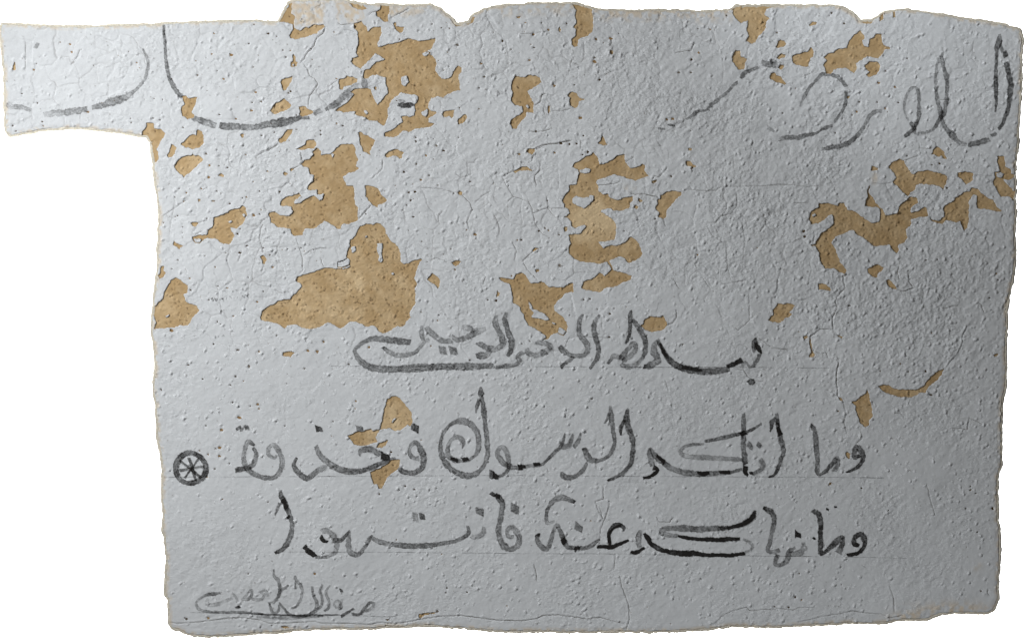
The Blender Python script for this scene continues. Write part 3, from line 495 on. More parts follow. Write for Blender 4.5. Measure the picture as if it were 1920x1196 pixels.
# pencil rules: px, y, width in px
PENCIL = """
620,686 800,687 980,687 1200,688 1400,688.5 1565,690
307,894 500,893.5 700,892 900,891 1100,891.5 1300,893 1480,894 1658,895.5
526,1034 700,1034.5 860,1036 1100,1037.5 1300,1039.5 1450,1042 1600,1044 1700,1046
356,1147.5 450,1149 560,1152 700,1155 742,1155
"""
CRACKS = """
C4 5 570,140 562,180 575,240 510,310 500,345 515,385 480,460 485,550 450,548 390,545 355,575 315,600 318,660 340,710
C4 6 505,775 528,795 512,870 510,950 520,1000 520,1045 560,1085
C4 2.5 560,1085 575,1150 580,1190 570,1250 590,1330
C4 -3 1475,520 1440,590 1440,650 1410,720 1340,800 1320,835
C4 4.5 960,250 1005,265 1080,240 1050,190
C4 3.5 978,75 965,110 970,160 978,175
C4 4 1305,390 1350,385 1385,370 1420,372
C4 2 1360,280 1430,330
C4 3 1570,350 1590,365 1600,400 1612,430
C4 2 0,665 60,685 150,700
C4 3 355,715 400,730 430,720 450,765
C4 2.5 210,322 240,332 290,320
A2 5 520,205 515,225 500,255 455,290 430,350 385,400 355,450 335,475
A2 3 355,480 385,520 400,570 440,590 462,635 425,690 400,720 390,800
A2 3 605,170 640,190 700,180 740,185
A2 2.5 655,225 700,228 735,240
A2 5 1000,142 1050,115 1100,90 1145,65
A2 3.5 840,115 870,95 900,85
A2 2 480,15 485,40 430,60
A2 2 540,650 600,610 620,595
A2 2 660,530 680,560
A2 2 170,1075 130,1100 90,1125
A3 3.5 1220,400 1290,385 1340,380 1360,330
A3 4.5 170,792 210,765 225,710 262,700
A3 3 235,810 245,860
A3 2 300,830 380,830 450,810
A3 2.5 120,985 230,985 300,960
A3 3.5 170,1110 230,1085 300,1080 400,1065 450,1050
A3 2.5 70,255 180,250 260,238
A3 2.5 430,495 450,450
A3 3 740,300 740,360
A3 2 690,570 720,545 750,535
B2 4 1135,165 1190,135 1240,120 1300,115 1390,95
B2 3 1105,250 1118,190
B2 4 1168,270 1165,320 1125,360 1130,400 1140,432
B2 3.5 585,505 640,560 662,612 640,650
B2 2 640,650 620,700 635,760
B2 2 680,560 740,505 800,470
B2 3 820,645 850,710 862,760 860,800
B2 2.2 880,365 920,440 965,515 1080,550 1110,620 1130,720 1180,790 1250,830
B2 2.5 925,550 965,520
B2 3.2 1110,640 1200,605 1220,600 1280,670 1310,690 1335,725
B2 2.4 1215,510 1225,560 1225,600 1370,605
B2 3.5 1190,895 1150,900 1110,925 1060,970 1035,998
B2 3 1040,1010 1080,1070 1140,1130
B2 1.8 700,1070 760,1110 740,1170
B2 2.4 960,850 990,920 975,990
B2 1.8 250,445 420,455 520,480
B2 3 968,325 975,280
B2 3 885,365 960,325
B2 2.4 350,985 390,970 480,1005
B2 1.8 410,700 405,660 440,620
B2 2 1470,160 1470,90
B2 1.8 535,345 575,375 660,345
B1 4.2 1215,310 1250,300 1290,280 1305,250 1290,180
B1 2.4 985,830 990,760 1010,720
B1 2.2 990,850 1010,930
B1 3 1320,950 1370,915 1440,895 1490,900
B1 2 1440,970 1460,1040
B1 5 1722,682 1760,640 1818,578
B1 3.5 1820,380 1870,340 1900,310 1905,240
B1 2 950,220 1000,190 1060,165 1130,125
B1 1.8 260,660 350,600 450,530
B1 2 1260,835 1300,960 1310,1080
B1 2.4 825,1000 850,920
B1 2.4 555,470 600,440
B1 2 520,710 600,690
B1 1.6 555,770 500,800
B3 3.6 650,400 600,420 480,430
B3 2.6 1350,720 1400,660 1480,640 1520,580 1520,490
B3 1.8 1360,470 1400,440 1700,435 1914,425
B3 1.8 1110,470 1160,460 1250,470 1360,470
B3 1.8 1300,740 1330,800 1420,860
B3 1.8 1440,890 1450,1050 1480,1150
B3 4.5 720,490 760,500 830,495 930,520 930,560
B3 3 970,690 985,740
B3 4 885,400 900,360 940,370 1000,300
B3 3.5 1690,780 1725,735
B3 1.8 640,300 700,250 750,220
B3 1.6 1040,1120 1080,1190
C3 3.2 1065,400 1070,460 1040,500 1000,515
C3 2 1610,290 1615,480 1530,555 1480,520
C3 2.5 1655,595 1720,640 1780,685 1910,705
C3 2.5 1520,845 1570,850 1600,900 1650,930 1730,940
C3 2 1400,215 1500,195 1590,180
C3 2 260,620 320,600 560,610 610,625
C3 1.8 1260,160 1320,245
C3 1.6 1040,170 1090,250
C3 1.6 985,930 1010,1010
E1 3.5 150,1080 240,1085 330,1080 450,1065 600,1045 720,1045 830,1060 900,1085 1000,1085 1240,1070 1290,1085 1500,1085 1640,1095 1740,1075 1790,1085
E2 4 0,1080 90,1085 200,1070 300,1050 400,1035 570,1025 720,1045 850,1060 1040,1065 1140,1050 1200,1025 1300,1020 1500,1048 1620,1040 1740,1075 1815,1090
E2 3.5 1760,730 1780,820 1805,880 1830,960 1835,1050 1810,1130
E2 2.4 1120,640 1135,700 1140,770
E2 1.8 1730,570 1720,680
E2 3 1640,305 1600,240 1580,175 1640,155 1640,60
E2 2.2 1690,180 1660,280 1620,380 1615,450
E3 2.4 800,1090 850,1030 930,990 1040,965 1060,990 1280,975 1390,985 1430,965 1550,970
E3 2.4 1420,1075 1600,1035 1750,1010 1830,990 1914,1005
E3 3.2 360,290 380,325 460,330 490,290
E4 2.4 600,1000 640,995 760,1010 850,1015 910,1045 1010,1025
E4 2.8 910,800 940,900 945,1010
E4 1.8 1185,40 1210,150 1250,280
E4 1.8 700,650 750,680
E4 3.5 1645,830 1640,855 1655,878
D4 2.4 940,290 990,300 1020,330
D4 2.4 1375,410 1440,410 1490,420 1505,330 1600,380
D4 2 700,450 700,490 660,520
D4 1.6 440,120 520,170
D3 2.2 388,640 388,715
D3 1.8 415,1000 440,1090
D2 1.8 1220,480 1250,560
D2 1.8 1700,790 1705,825
A4 2 1280,750 1360,750
A4 1.8 1200,1040 1250,1070 1255,1100
A4 1.8 340,540 250,580
A4 2 1130,1110 1220,1115
B4 2.5 775,415 870,420 930,408
B4 2 1540,355 1610,360 1680,360
B4 2.2 1120,205 1100,215 1020,245
B4 1.8 1130,120 1130,170
B4 1.8 190,562 310,560
B4 1.6 0,430 100,420 300,440 400,430
A1 2.2 605,375 580,430 530,490
A1 1.8 190,310 195,400 192,540
"""
# popped blisters that stand out: px centre x,y, radius, darkness
PITS = """132,84,2.4,.6 135,99,2.6,.4 64,132,2.6,.6 69,120,1.6,.7 24,236,2.4,.8 41,176,2,.8 80,229,2,.8 82,237,2,.6 70,194,1.8,.8 290,186,1.8,.7 288,223,2.4,.8 301,226,1.8,.9 247,231,2,.7 166,211,2.6,.6 371,142,2.6,.7 408,134,1.8,.8 420,149,2.4,.5 402,64,2,.5 412,216,2.4,.8 443,224,2.4,.6 434,104,4,.5 473,193,2,.9 472,208,3,.5 476,47,2.6,.7
387,289,3,.7 393,311,2.8,.5 411,312,2,.8 427,315,2.4,.8 337,354,2,.9 378,354,2.2,.5 350,362,2,.6 392,333,3.2,.4 328,370,1.6,.9 407,359,2,.8 431,382,2.2,.8 345,378,2,.5 487,359,2,.8 388,410,2.2,.9 333,405,1.8,.8 343,426,1.6,.9 446,439,3,.9 463,461,2.6,.8 450,474,3,.9 385,480,1.8,.7 334,488,2.2,.7 487,402,2.4,.8 511,501,2.8,.3 525,360,2.4,.6 455,372,2,.9 476,404,4,.6
322,620,4,.6 358,544,2.6,.8 482,566,2.4,.4 401,645,2,.9 446,656,3,.8 486,659,2.4,.6 353,684,2,.9 467,688,2.8,.7 607,641,3.4,.5 577,657,3,.4 595,659,3.6,.3 519,629,2,.9 466,520,2,.8 409,537,1.8,.9 552,424,2.6,.4 654,683,2.2,.8 571,691,2,.7
467,686,2,.6 442,706,2.6,.8 432,722,2.4,.8 302,730,2.8,.9 436,754,2.6,.9 483,758,2.6,.6 469,761,2,.8 486,766,2,.4 448,783,4,.3 415,806,3,.3 412,839,3.6,.3 412,855,3.6,.3 386,798,1.8,.9 624,790,1.8,.9 404,841,1.8,.8 374,845,2,.5 390,852,2.4,.6 388,894,2.2,.4 430,869,2,.8 534,798,1.8,.8 711,926,2.6,.8 759,911,2.8,.8 777,917,2.8,.8 733,847,2.4,.8 667,752,2.6,.4
541,175,2.6,.7 544,164,3,.9 545,172,2.4,.9 490,191,3,.7 503,64,3,.8 519,69,2,.9 536,108,2.4,.8 531,95,2,.7 545,96,2,.6 491,255,3,.7 515,249,2.2,.7 602,253,2.4,.9 857,85,3.2,.7 942,78,2.8,.9 902,120,3.2,.6 908,145,2.8,.8 898,166,2.2,.8 818,273,3,.7 779,258,2.8,.8 780,266,2.6,.8 810,46,2,.8 843,54,2,.7
1000,65,2.4,.6 1015,44,2,.9 1062,45,2.4,.9 1028,57,2.4,.6 1000,66,2.4,.9 1001,90,2.6,.9 993,114,3,.6 1118,75,4,.4 1145,73,3.6,.5 1160,64,1.8,.9 1115,109,3,.7 1114,117,3.6,.6 1124,150,3,.8 1039,161,3.6,.6 1077,160,2,.9 1088,222,4,.3 1272,137,3,.7 1295,137,2.8,.7 1361,30,2.6,.9 1381,122,2,.8 1310,100,2.6,.3 1296,113,3,.8 1250,225,3.4,.4 1261,224,3.8,.5 1292,281,3.6,.5 1005,247,3,.8 1094,255,2.2,.9 1052,270,3.6,.9 1067,271,3.2,.9 1081,270,3.2,.9 1102,286,3.2,.8 1092,291,2.6,.9 1040,287,2.4,.6
1457,62,3,.7 1555,30,2,.9 1559,25,2,.9 1582,45,2.6,.8 1467,213,2,.9 1700,110,2,.9 1611,192,2.8,.8 1645,192,2,.8 1684,193,2,.8 1660,134,2,.8 1647,156,3,.6 1678,164,3,.6 1606,210,3,.4 1598,216,2,.7 1660,204,3,.4 1566,250,2,.9 1760,307,3,.8 1746,310,2,.9 1700,293,2,.9
1507,434,3.6,.9 1508,444,3,.9 1559,459,2.4,.8 1775,353,2.4,.9 1702,508,1.8,.9 1592,573,2.6,.9 1854,559,2.4,.9 1870,525,2,.8 1590,605,2,.9 1735,696,2.8,.8 1745,740,3,.8 1650,695,2.2,.7 1703,697,2.4,.7 1616,915,2,.9 1820,912,2,.9 1811,953,2,.8 1861,953,3,.9 1830,925,2,.8 1832,997,2,.8 1839,1108,2.4,.9 1491,1119,2.6,.9 1452,1137,2.4,.9 1479,1138,2.4,.9 1499,1075,2,.7
766,361,3,.9 778,360,3,.8 770,376,2.6,.8 763,385,2.4,.8 775,407,2.4,.8 851,363,2,.9 891,440,4,.5 870,419,2,.8 978,450,2.6,.9 1010,433,2.8,.8 1022,428,2,.7 1048,440,2.8,.7 1049,498,3.6,.7 832,283,3,.8 805,329,2.6,.8 789,338,2.8,.6 758,323,2.6,.8 799,292,2.4,.5 781,308,2.6,.7 1094,562,2.6,.9 1106,561,2.4,.9 1109,747,3,.7 1228,411,2.4,.9 1258,331,3,.7 1432,404,2.6,.7 1307,478,2.4,.5
838,1102,2.4,.9 836,1111,2,.8 876,1110,2,.8 820,1146,3,.7 465,1075,2.2,.9 590,1075,2.8,.3 350,1160,3,.8 390,1158,3.2,.6 346,1158,2,.8 417,936,1.6,.6 503,941,2,.7 930,564,3,.9 914,562,2.4,.9 823,591,2.2,.9 692,651,2.8,.6 1120,580,2,.7 1143,588,3.2,.9 1142,632,3,.9"""

# ------------------------------------------------------------------ helpers
rng = np.random.default_rng(11)
random.seed(5)

def conv(tile, x, y):
    ox, oy = TILES[tile]
    s = SCALE.get(tile, 3.9875)
    return ox + x / s, oy + y / s

def pts(tile, text):
    out = []
    for tok in text.split():
        x, y = tok.split(',')[:2]
        out.append(conv(tile, float(x), float(y)))
    return out

def world_xyz(x, y, h):
    """wall pixel position and height off the wall (both mm) to world coordinates"""
    x = np.asarray(x, float); y = np.asarray(y, float); h = np.asarray(h, float)
    return np.stack([(x - W / 2) * U, -h * U, (H / 2 - y) * U], -1)

_tab = rng.random((256, 256)).astype(np.float32)
def vnoise(x, y, scale, seed=0, ang=0.0, stretch=1.0):
    """smooth value noise in -1..1"""
    c, s = math.cos(ang), math.sin(ang)
    u = (x * c + y * s) / (scale * stretch) + seed * 17.31
    v = (-x * s + y * c) / scale + seed * 9.77
    iu = np.floor(u).astype(np.int64); iv = np.floor(v).astype(np.int64)
    fu = (u - iu).astype(np.float32); fv = (v - iv).astype(np.float32)
    fu = fu * fu * fu * (fu * (fu * 6 - 15) + 10); fv = fv * fv * fv * (fv * (fv * 6 - 15) + 10)
    a = _tab[iu & 255, iv & 255]; b = _tab[(iu + 1) & 255, iv & 255]
    c2 = _tab[iu & 255, (iv + 1) & 255]; d = _tab[(iu + 1) & 255, (iv + 1) & 255]
    return ((a * (1 - fu) + b * fu) * (1 - fv) + (c2 * (1 - fu) + d * fu) * fv) * 2 - 1

_jit = rng.random((256, 256, 5)).astype(np.float32)
def worley(x, y, cell, seed=0):
    """distance to the nearest cell border, and five random values of the cell with the offset to its centre"""
    u = x / cell + seed * 13; v = y / cell + seed * 7
    iu = np.floor(u).astype(np.int64); iv = np.floor(v).astype(np.int64)
    f1 = np.full(x.shape, 9.0, np.float32); f2 = np.full(x.shape, 9.0, np.float32)
    bi = np.zeros(x.shape, np.int64); bj = np.zeros(x.shape, np.int64)
    bx = np.zeros(x.shape, np.float32); by = np.zeros(x.shape, np.float32)
    for di in (-1, 0, 1):
        for dj in (-1, 0, 1):
            ci = (iu + di) & 255; cj = (iv + dj) & 255
            px = iu + di + 0.15 + 0.7 * _jit[ci, cj, 0] - u; py = iv + dj + 0.15 + 0.7 * _jit[ci, cj, 1] - v
            d = np.sqrt(px * px + py * py).astype(np.float32)
            near = d < f1
            f2 = np.where(near, f1, np.minimum(f2, d)); f1 = np.where(near, d, f1)
            bi = np.where(near, ci, bi); bj = np.where(near, cj, bj)
            bx = np.where(near, -px, bx); by = np.where(near, -py, by)
    return (f2 - f1) * 0.5 * cell, _jit[bi, bj], bx, by

def ragged(poly, step=3.0, amp=0.17, cap=1.1):
    """break the straight sides of a traced outline into small uneven bites"""
    P = list(poly)
    while True:
        Q = []; grew = False
        for i in range(len(P)):
            a = P[i]; b = P[(i + 1) % len(P)]
            L = math.hypot(b[0] - a[0], b[1] - a[1])
            Q.append(a)
            if L > step:
                k = random.uniform(-1, 1) * min(L * amp, cap)
                Q.append(((a[0] + b[0]) / 2 - (b[1] - a[1]) / L * k, (a[1] + b[1]) / 2 + (b[0] - a[0]) / L * k)); grew = True
        P = Q
        if not grew: return P

def sdf(poly, X, Y):
    """signed distance (negative inside) of points to a polygon"""
    P = np.array(poly, np.float32)
    d2 = np.full(X.shape, 1e9, np.float32); inside = np.zeros(X.shape, bool)
    for i in range(len(P)):
        ax, ay = P[i]; bx, by = P[(i + 1) % len(P)]
        ex, ey = bx - ax, by - ay
        LL = ex * ex + ey * ey + 1e-9
        t = np.clip(((X - ax) * ex + (Y - ay) * ey) / LL, 0, 1)
        dx = X - ax - t * ex; dy = Y - ay - t * ey
        d2 = np.minimum(d2, dx * dx + dy * dy)
        if ey != 0:
            c = ((ay > Y) != (by > Y)) & (X < ex * (Y - ay) / ey + ax)
            inside ^= c
    d = np.sqrt(d2)
    return np.where(inside, -d, d)

# ------------------------------------------------------------------ the wall as fields on a grid
S = 1.4
gx = np.arange(-6, 1926 + S, S, dtype=np.float32)
gy = np.arange(-6, 1202 + S, S, dtype=np.float32)
NX, NY = len(gx), len(gy)
X, Y = np.meshgrid(gx, gy)

outline = ragged(pts('Z', OUTLINE), 5.0, 0.07, 0.9)
phi_out = np.full(X.shape, 60.0, np.float32)
deep = sdf(pts('Z', OUTLINE), X[::8, ::8], Y[::8, ::8])
# fill coarse, refine near the edge
rep = np.repeat(np.repeat(deep, 8, 0), 8, 1)[:NY, :NX]
near = np.abs(rep) < 26
phi_out[:] = rep
phi_out[near] = sdf(outline, X[near], Y[near])

def window(poly, margin):
    P = np.array(poly)
    x0, y0 = P.min(0) - margin; x1, y1 = P.max(0) + margin
    i0 = max(0, int((x0 - gx[0]) / S)); i1 = min(NX, int((x1 - gx[0]) / S) + 2)
    j0 = max(0, int((y0 - gy[0]) / S)); j1 = min(NY, int((y1 - gy[0]) / S) + 2)
    return slice(j0, j1), slice(i0, i1)

phi_bare = np.full(X.shape, 30.0, np.float32)
patches = []          # (window, field of this patch alone)
islands = []
cur = None
for line in PATCHES.strip().split('\n'):
    tile, rest = line.split(' ', 1)
    if tile == '-':
        poly = ragged(pts(cur_tile, rest), 3.0, 0.14, 0.8)
        sl, f = patches[-1]
        isl = sdf(poly, X[sl], Y[sl])
        patches[-1] = (sl, np.maximum(f, -isl))
        islands.append((poly, window(poly, 4)))
    else:
        cur_tile = tile
        poly = ragged(pts(tile, rest))
        sl = window(poly, 14)
        if sl[0].stop <= sl[0].start or sl[1].stop <= sl[1].start: continue
        patches.append((sl, sdf(poly, X[sl], Y[sl])))
for sl, f in patches:
    phi_bare[sl] = np.minimum(phi_bare[sl], f)

# how each part of the wall is textured
def blob(cx, cy, rx, ry):
    return np.exp(-(((X - cx) / rx) ** 2 + ((Y - cy) / ry) ** 2))
flaky = np.clip(1.15 - np.clip((Y - 520) / 220, 0, 1) * 0.9 - np.clip((X - 1350) / 350, 0, 1) * 0.35, 0.22, 1)
peel = np.clip(0.35 + 1.0 * blob(1720, 560, 260, 230) + 0.5 * blob(1350, 330, 330, 260) + 0.35 * blob(1500, 120, 400, 160) + 0.3 * blob(620, 250, 500, 260), 0, 1.4)
smooth_left = blob(420, 900, 330, 220)

A0 = math.radians(-38)
base = 3.2 * vnoise(X, Y, 420, 1) + 1.1 * vnoise(X, Y, 120, 2) + 0.55 * vnoise(X, Y, 46, 3, 0.6, 1.5)
fine = 0.26 * vnoise(X, Y, 8.5, 4, A0, 1.5) + 0.30 * vnoise(X, Y, 4.9, 5, A0, 1.35) + 0.22 * vnoise(X, Y, 3.1, 15)
# roller and brush texture, long grain rising to the right
A = math.radians(-38)
grain = (0.62 * vnoise(X, Y, 13, 6, A, 2.2) + 0.42 * vnoise(X, Y, 7.5, 7, A, 1.7) + 0.24 * vnoise(X, Y, 4.2, 8, A, 1.4))
ridge = 1 - np.abs(vnoise(X, Y, 19, 9, A, 1.6)) * 2
base += 0.34 * grain * (0.55 + 0.6 * peel) * (1 - 0.5 * smooth_left)
base += 0.16 * np.maximum(0, vnoise(X, Y, 5.2, 16, A, 2.0)) ** 2 * 3.0 * (0.4 + 0.8 * peel) * (1 - 0.5 * smooth_left)

bumps = np.zeros_like(X)
def stamp(field, cx, cy, r, a, el=1.0, an=0.0):
    R = r * 2.7 * max(el, 1)
    i0 = max(0, int((cx - R - gx[0]) / S)); i1 = min(NX, int((cx + R - gx[0]) / S) + 2)
    j0 = max(0, int((cy - R - gy[0]) / S)); j1 = min(NY, int((cy + R - gy[0]) / S) + 2)
    if i1 <= i0 or j1 <= j0: return
    x = X[j0:j1, i0:i1] - cx; y = Y[j0:j1, i0:i1] - cy
    if el != 1.0:
        c, s = math.cos(an), math.sin(an)
        x, y = (x * c + y * s) / el, -x * s + y * c
    field[j0:j1, i0:i1] += a * np.exp(-((x * x + y * y) / (r * r)) ** 1.45)
r2 = np.random.default_rng(77)
for k in range(17000):
    cx = r2.uniform(0, 1920); cy = r2.uniform(0, 1196)
    i = min(NX - 1, max(0, int((cx - gx[0]) / S))); j = min(NY - 1, max(0, int((cy - gy[0]) / S)))
    if r2.random() < 0.55 * smooth_left[j, i]: continue
    if cy < 520 and cx < 1300 and r2.random() < 0.45: continue
    if vnoise(np.array([cx]), np.array([cy]), 90, 12)[0] < r2.uniform(-1.1, 0.2): continue
    big = r2.random() ** 3.2
    rr_, aa_ = 1.3 + 1.15 * big, 0.34 + 1.75 * big
    stamp(bumps, cx, cy, rr_, aa_, 1 + 0.8 * r2.random(), A + r2.normal() * 0.6)
    stamp(bumps, cx + 1.15 * rr_, cy + 0.95 * rr_, 0.8 * rr_, -0.5 * aa_)
for k in range(3600):          # close stipple of the upper right field
    cx = r2.normal(1720, 170); cy = r2.normal(560, 150)
    stamp(bumps, cx, cy, r2.uniform(1.3, 2.3), r2.uniform(-0.9, 1.4), 1.35, A + r2.normal() * 0.4)

plaster_h = base + 0.7 * fine + 0.8 * bumps
# pock marks of the bare plaster
pocks = np.zeros_like(X)
bare_pits = []
for k in range(19000):
    cx = r2.uniform(250, 1915); cy = r2.uniform(5, 1100)
    i = int((cx - gx[0]) / S); j = int((cy - gy[0]) / S)
    if phi_bare[j, i] < -3.0:
        dens = 0.95 if (480 < cx < 790 and 420 < cy < 620) or cx < 1100 and cy > 480 else 0.55
        if r2.random() < dens:
            r = r2.uniform(1.5, 2.8)
            stamp(pocks, cx, cy, r * 0.85, -r2.uniform(0.4, 1.3))
            if r2.random() < 0.4: stamp(pocks, cx - 2.2, cy - 1.8, r, 0.6)
            bare_pits.append((cx, cy))
plaster_h = plaster_h + pocks * (phi_bare < -1)

# the paint skin
wx = X + 15 * vnoise(X, Y, 60, 20) + 5 * vnoise(X, Y, 17, 21)
wy = Y + 15 * vnoise(X, Y, 60, 22) + 5 * vnoise(X, Y, 17, 23)
edge1, cell1, cx1, cy1 = worley(wx, wy * 0.92, 54.0, 1)
edge2, cell2, cx2, cy2 = worley(wx * 1.05 + 300, wy, 25.0, 3)
m1 = np.clip(0.5 + 0.9 * vnoise(X, Y, 75, 24), 0, 1)
m2 = np.clip(0.25 + 0.9 * vnoise(X, Y, 60, 25), 0, 1)
tilt1 = ((cell1[..., 2] - 0.5) * cx1 + (cell1[..., 3] - 0.5) * cy1) * 2.6 + (cell1[..., 4] - 0.5) * 0.9
tilt2 = ((cell2[..., 2] - 0.5) * cx2 + (cell2[..., 3] - 0.5) * cy2) * 1.5 + (cell2[..., 4] - 0.5) * 0.5
crack_groove = 0.95 * np.exp(-(edge1 / 0.9) ** 2) * m1 + 0.6 * np.exp(-(edge2 / 0.85) ** 2) * m2
tex = np.clip((0.50 + 0.68 * peel) * (0.75 + 0.55 * vnoise(X, Y, 95, 31) + 0.3 * vnoise(X, Y, 38, 32)), 0.1, 1.5) * (1 - 0.4 * smooth_left)
paint_h = base + fine * 1.3 * tex + bumps + flaky * 0.9 * (tilt1 * 0.6 + tilt2 * m2 - crack_groove) + 0.15 * peel * ridge
paint_h += 0.32 * peel * grain
THICK = 1.15
paint_h += THICK * (0.55 + 0.45 * np.clip(-phi_out / 7.0, 0, 1)) + np.maximum(0, 0.6 * np.exp(-np.maximum(phi_bare, 0) / 3.2)) * (0.6 + 0.5 * vnoise(X, Y, 22, 30))
paint_h = np.maximum(paint_h, np.where(np.abs(phi_bare) < 8, plaster_h + 0.9, -99))

# popped blisters in the paint
pits = []
for tok in PITS.replace('\n', ' ').split():
    x, y, r, d = (float(v) for v in tok.split(','))
    pits.append((x, y, r, d))
for k in range(1500):
    cx = r2.uniform(12, 1900); cy = r2.uniform(10, 1180)
    i = int((cx - gx[0]) / S); j = int((cy - gy[0]) / S)
    p = 0.95 if (cy < 560 and 300 < cx < 900) else 0.36 if (cy < 720 and cx < 1250) else (0.22 if cx > 1400 and 380 < cy < 800 else 0.1)
    if phi_out[j, i] < -5 and phi_bare[j, i] > 4 and r2.random() < p:
        pits.append((cx, cy, 0.8 + 1.4 * r2.random() ** 2, r2.uniform(0.3, 1.0)))
good = []
for x, y, r, d in pits:
    i = int((x - gx[0]) / S); j = int((y - gy[0]) / S)
    if 0 <= i < NX and 0 <= j < NY and phi_bare[j, i] > 2 and phi_out[j, i] < -3:
        stamp(paint_h, x, y, r * 1.15, -1.5)
        stamp(paint_h, x - 0.8 * r, y - 0.8 * r, r * 0.9, 0.5)
        good.append((x, y, r, d))
pits = good

# stamped-in cracks: groove with a slightly lifted lip on the lower right
cracks = []
for line in CRACKS.strip().split('\n'):
    tile, w, rest = line.split(' ', 2)
    P = pts(tile, rest)
    Q = [P[0]]
    for a, b in zip(P[:-1], P[1:]):
        L = math.hypot(b[0] - a[0], b[1] - a[1]); n = max(1, int(L / 3.0))
        for k in range(1, n + 1):
            t = k / n
            j = 0.55 if k < n else 0
            Q.append((a[0] + (b[0] - a[0]) * t + random.uniform(-j, j), a[1] + (b[1] - a[1]) * t + random.uniform(-j, j)))
    cracks.append((Q, float(w) / 3.9875))
for Q, w in cracks:
    for a, b in zip(Q[:-1], Q[1:]):
        L = math.hypot(b[0] - a[0], b[1] - a[1])
        for t in np.arange(0, 1, 1.2 / max(L, 1.2)):
            x = a[0] + (b[0] - a[0]) * t; y = a[1] + (b[1] - a[1]) * t
            if w < 0:
                stamp(paint_h, x, y, 1.5, 0.42); stamp(paint_h, x + 2.2, y + 1.6, 1.6, -0.15); continue
            stamp(paint_h, x, y, 1.5, -0.34 * min(1.6, w + 0.3))
            stamp(paint_h, x - 2.0, y - 1.6, 1.9, 0.13 * min(1.5, w + 0.3))

def sample(field, x, y):
    u = np.clip((np.asarray(x, float) - gx[0]) / S, 0, NX - 1.001); v = np.clip((np.asarray(y, float) - gy[0]) / S, 0, NY - 1.001)
    i = u.astype(int); j = v.astype(int); fu = u - i; fv = v - j
    return (field[j, i] * (1 - fu) + field[j, i + 1] * fu) * (1 - fv) + (field[j + 1, i] * (1 - fu) + field[j + 1, i + 1] * fu) * fv

# cream and ochre staining left along the broken top edge
stain = np.zeros_like(X)
n1 = vnoise(X, Y, 34, 40); n2 = vnoise(X, Y, 9, 41); n3 = vnoise(X, Y, 4, 42)
def softstep(v, a, b): return np.clip((v - a) / (b - a), 0, 1)
J1 = int(96 / S); I0, I1 = int(480 / S), int(1000 / S)
def poly_stain(text, strength, soft=5):
    q = (slice(0, J1), slice(I0, I1))
    d = sdf(pts('A2', text), X[q], Y[q]) + 3.5 * n2[q] + 2.5 * n3[q]
    stain[q] = np.maximum(stain[q], strength * np.clip(0.5 - d / soft, 0, 1))
poly_stain("255,5 420,0 520,20 510,120 500,170 420,200 350,190 290,200 285,120 265,90", 0.8)
poly_stain("590,10 690,10 720,50 800,90 820,130 790,165 740,180 650,180 600,160 600,100", 0.8)
poly_stain("1000,60 1080,30 1130,50 1090,90 1010,125 995,110", 0.8)
poly_stain("1080,120 1150,70 1260,60 1270,100 1120,130", 0.55)
band = softstep(-phi_out, 26, 2) * (Y < 80) * (X > 940) * (X < 1400)
stain = np.maximum(stain * np.clip(0.75 + 0.65 * n2 + 0.5 * n3 + 0.35 * n1, 0, 1.1), band * np.clip(0.2 + 0.9 * n2 + 0.5 * n3, 0, 0.8))
rim = softstep(-phi_out, 7, 0.5) * np.clip(0.35 + 0.7 * n2 + 0.4 * n3, 0, 0.85)
stain = np.maximum(stain, rim)
low = blob(1790, 1143, 70, 14) + blob(1715, 1155, 40, 8) + blob(1833, 1062, 8, 8) * 0.6 + blob(1640, 335, 6, 12) * 0.7 + blob(1180, 352, 14, 6) * 0.6
stain = np.maximum(stain, np.clip(low, 0, 1) * np.clip(0.45 + 0.8 * n2 + 0.4 * n3, 0, 0.9))
stain = np.clip(stain, 0, 1)
# where the plaster shows a paler skim
pale = 1.3 * blob(1118, 405, 42, 24) + 0.8 * blob(1120, 440, 45, 22) + 0.7 * blob(1110, 535, 26, 14) + 0.45 * blob(680, 520, 50, 40) + 0.5 * blob(590, 575, 70, 30) \
    + 0.6 * blob(1430, 130, 12, 10) + 0.5 * blob(1577, 378, 9, 6) + 0.5 * blob(735, 790, 40, 40) + 0.35 * blob(320, 575, 30, 30) + 0.4 * blob(1195, 435, 12, 8)
pale = np.clip(pale * (0.8 + 0.5 * vnoise(X, Y, 11, 50, 1.1, 2)) + 0.16 + 0.26 * vnoise(X, Y, 30, 51) + 0.2 * vnoise(X, Y, 10, 52, 0.7, 1.6) + 0.12 * vnoise(X, Y, 4.5, 53), 0, 1)

# crack shade painted along the hairline net, plus random dirty specks
shade_grime = (0.30 * np.exp(-(edge1 / 0.8) ** 2) * np.clip(m1 * 2.2 - 1.0, 0, 1) * np.clip(0.6 + vnoise(X, Y, 28, 43), 0, 1) + 0.14 * np.exp(-(edge2 / 0.75) ** 2) * np.clip(m2 * 1.5 - 0.4, 0, 1)) * np.clip(flaky * 1.1 - 0.1, 0, 1)
for k in range(4200):
    cx = r2.uniform(5, 1915); cy = r2.uniform(5, 1190)
    p = 1.0 if cy < 640 and cx < 1350 else 0.55
    if r2.random() < p: stamp(shade_grime, cx, cy, r2.uniform(0.8, 1.4), 0.1 + 0.75 * r2.random() ** 2)
shade_grime = np.clip(shade_grime, 0, 0.9)

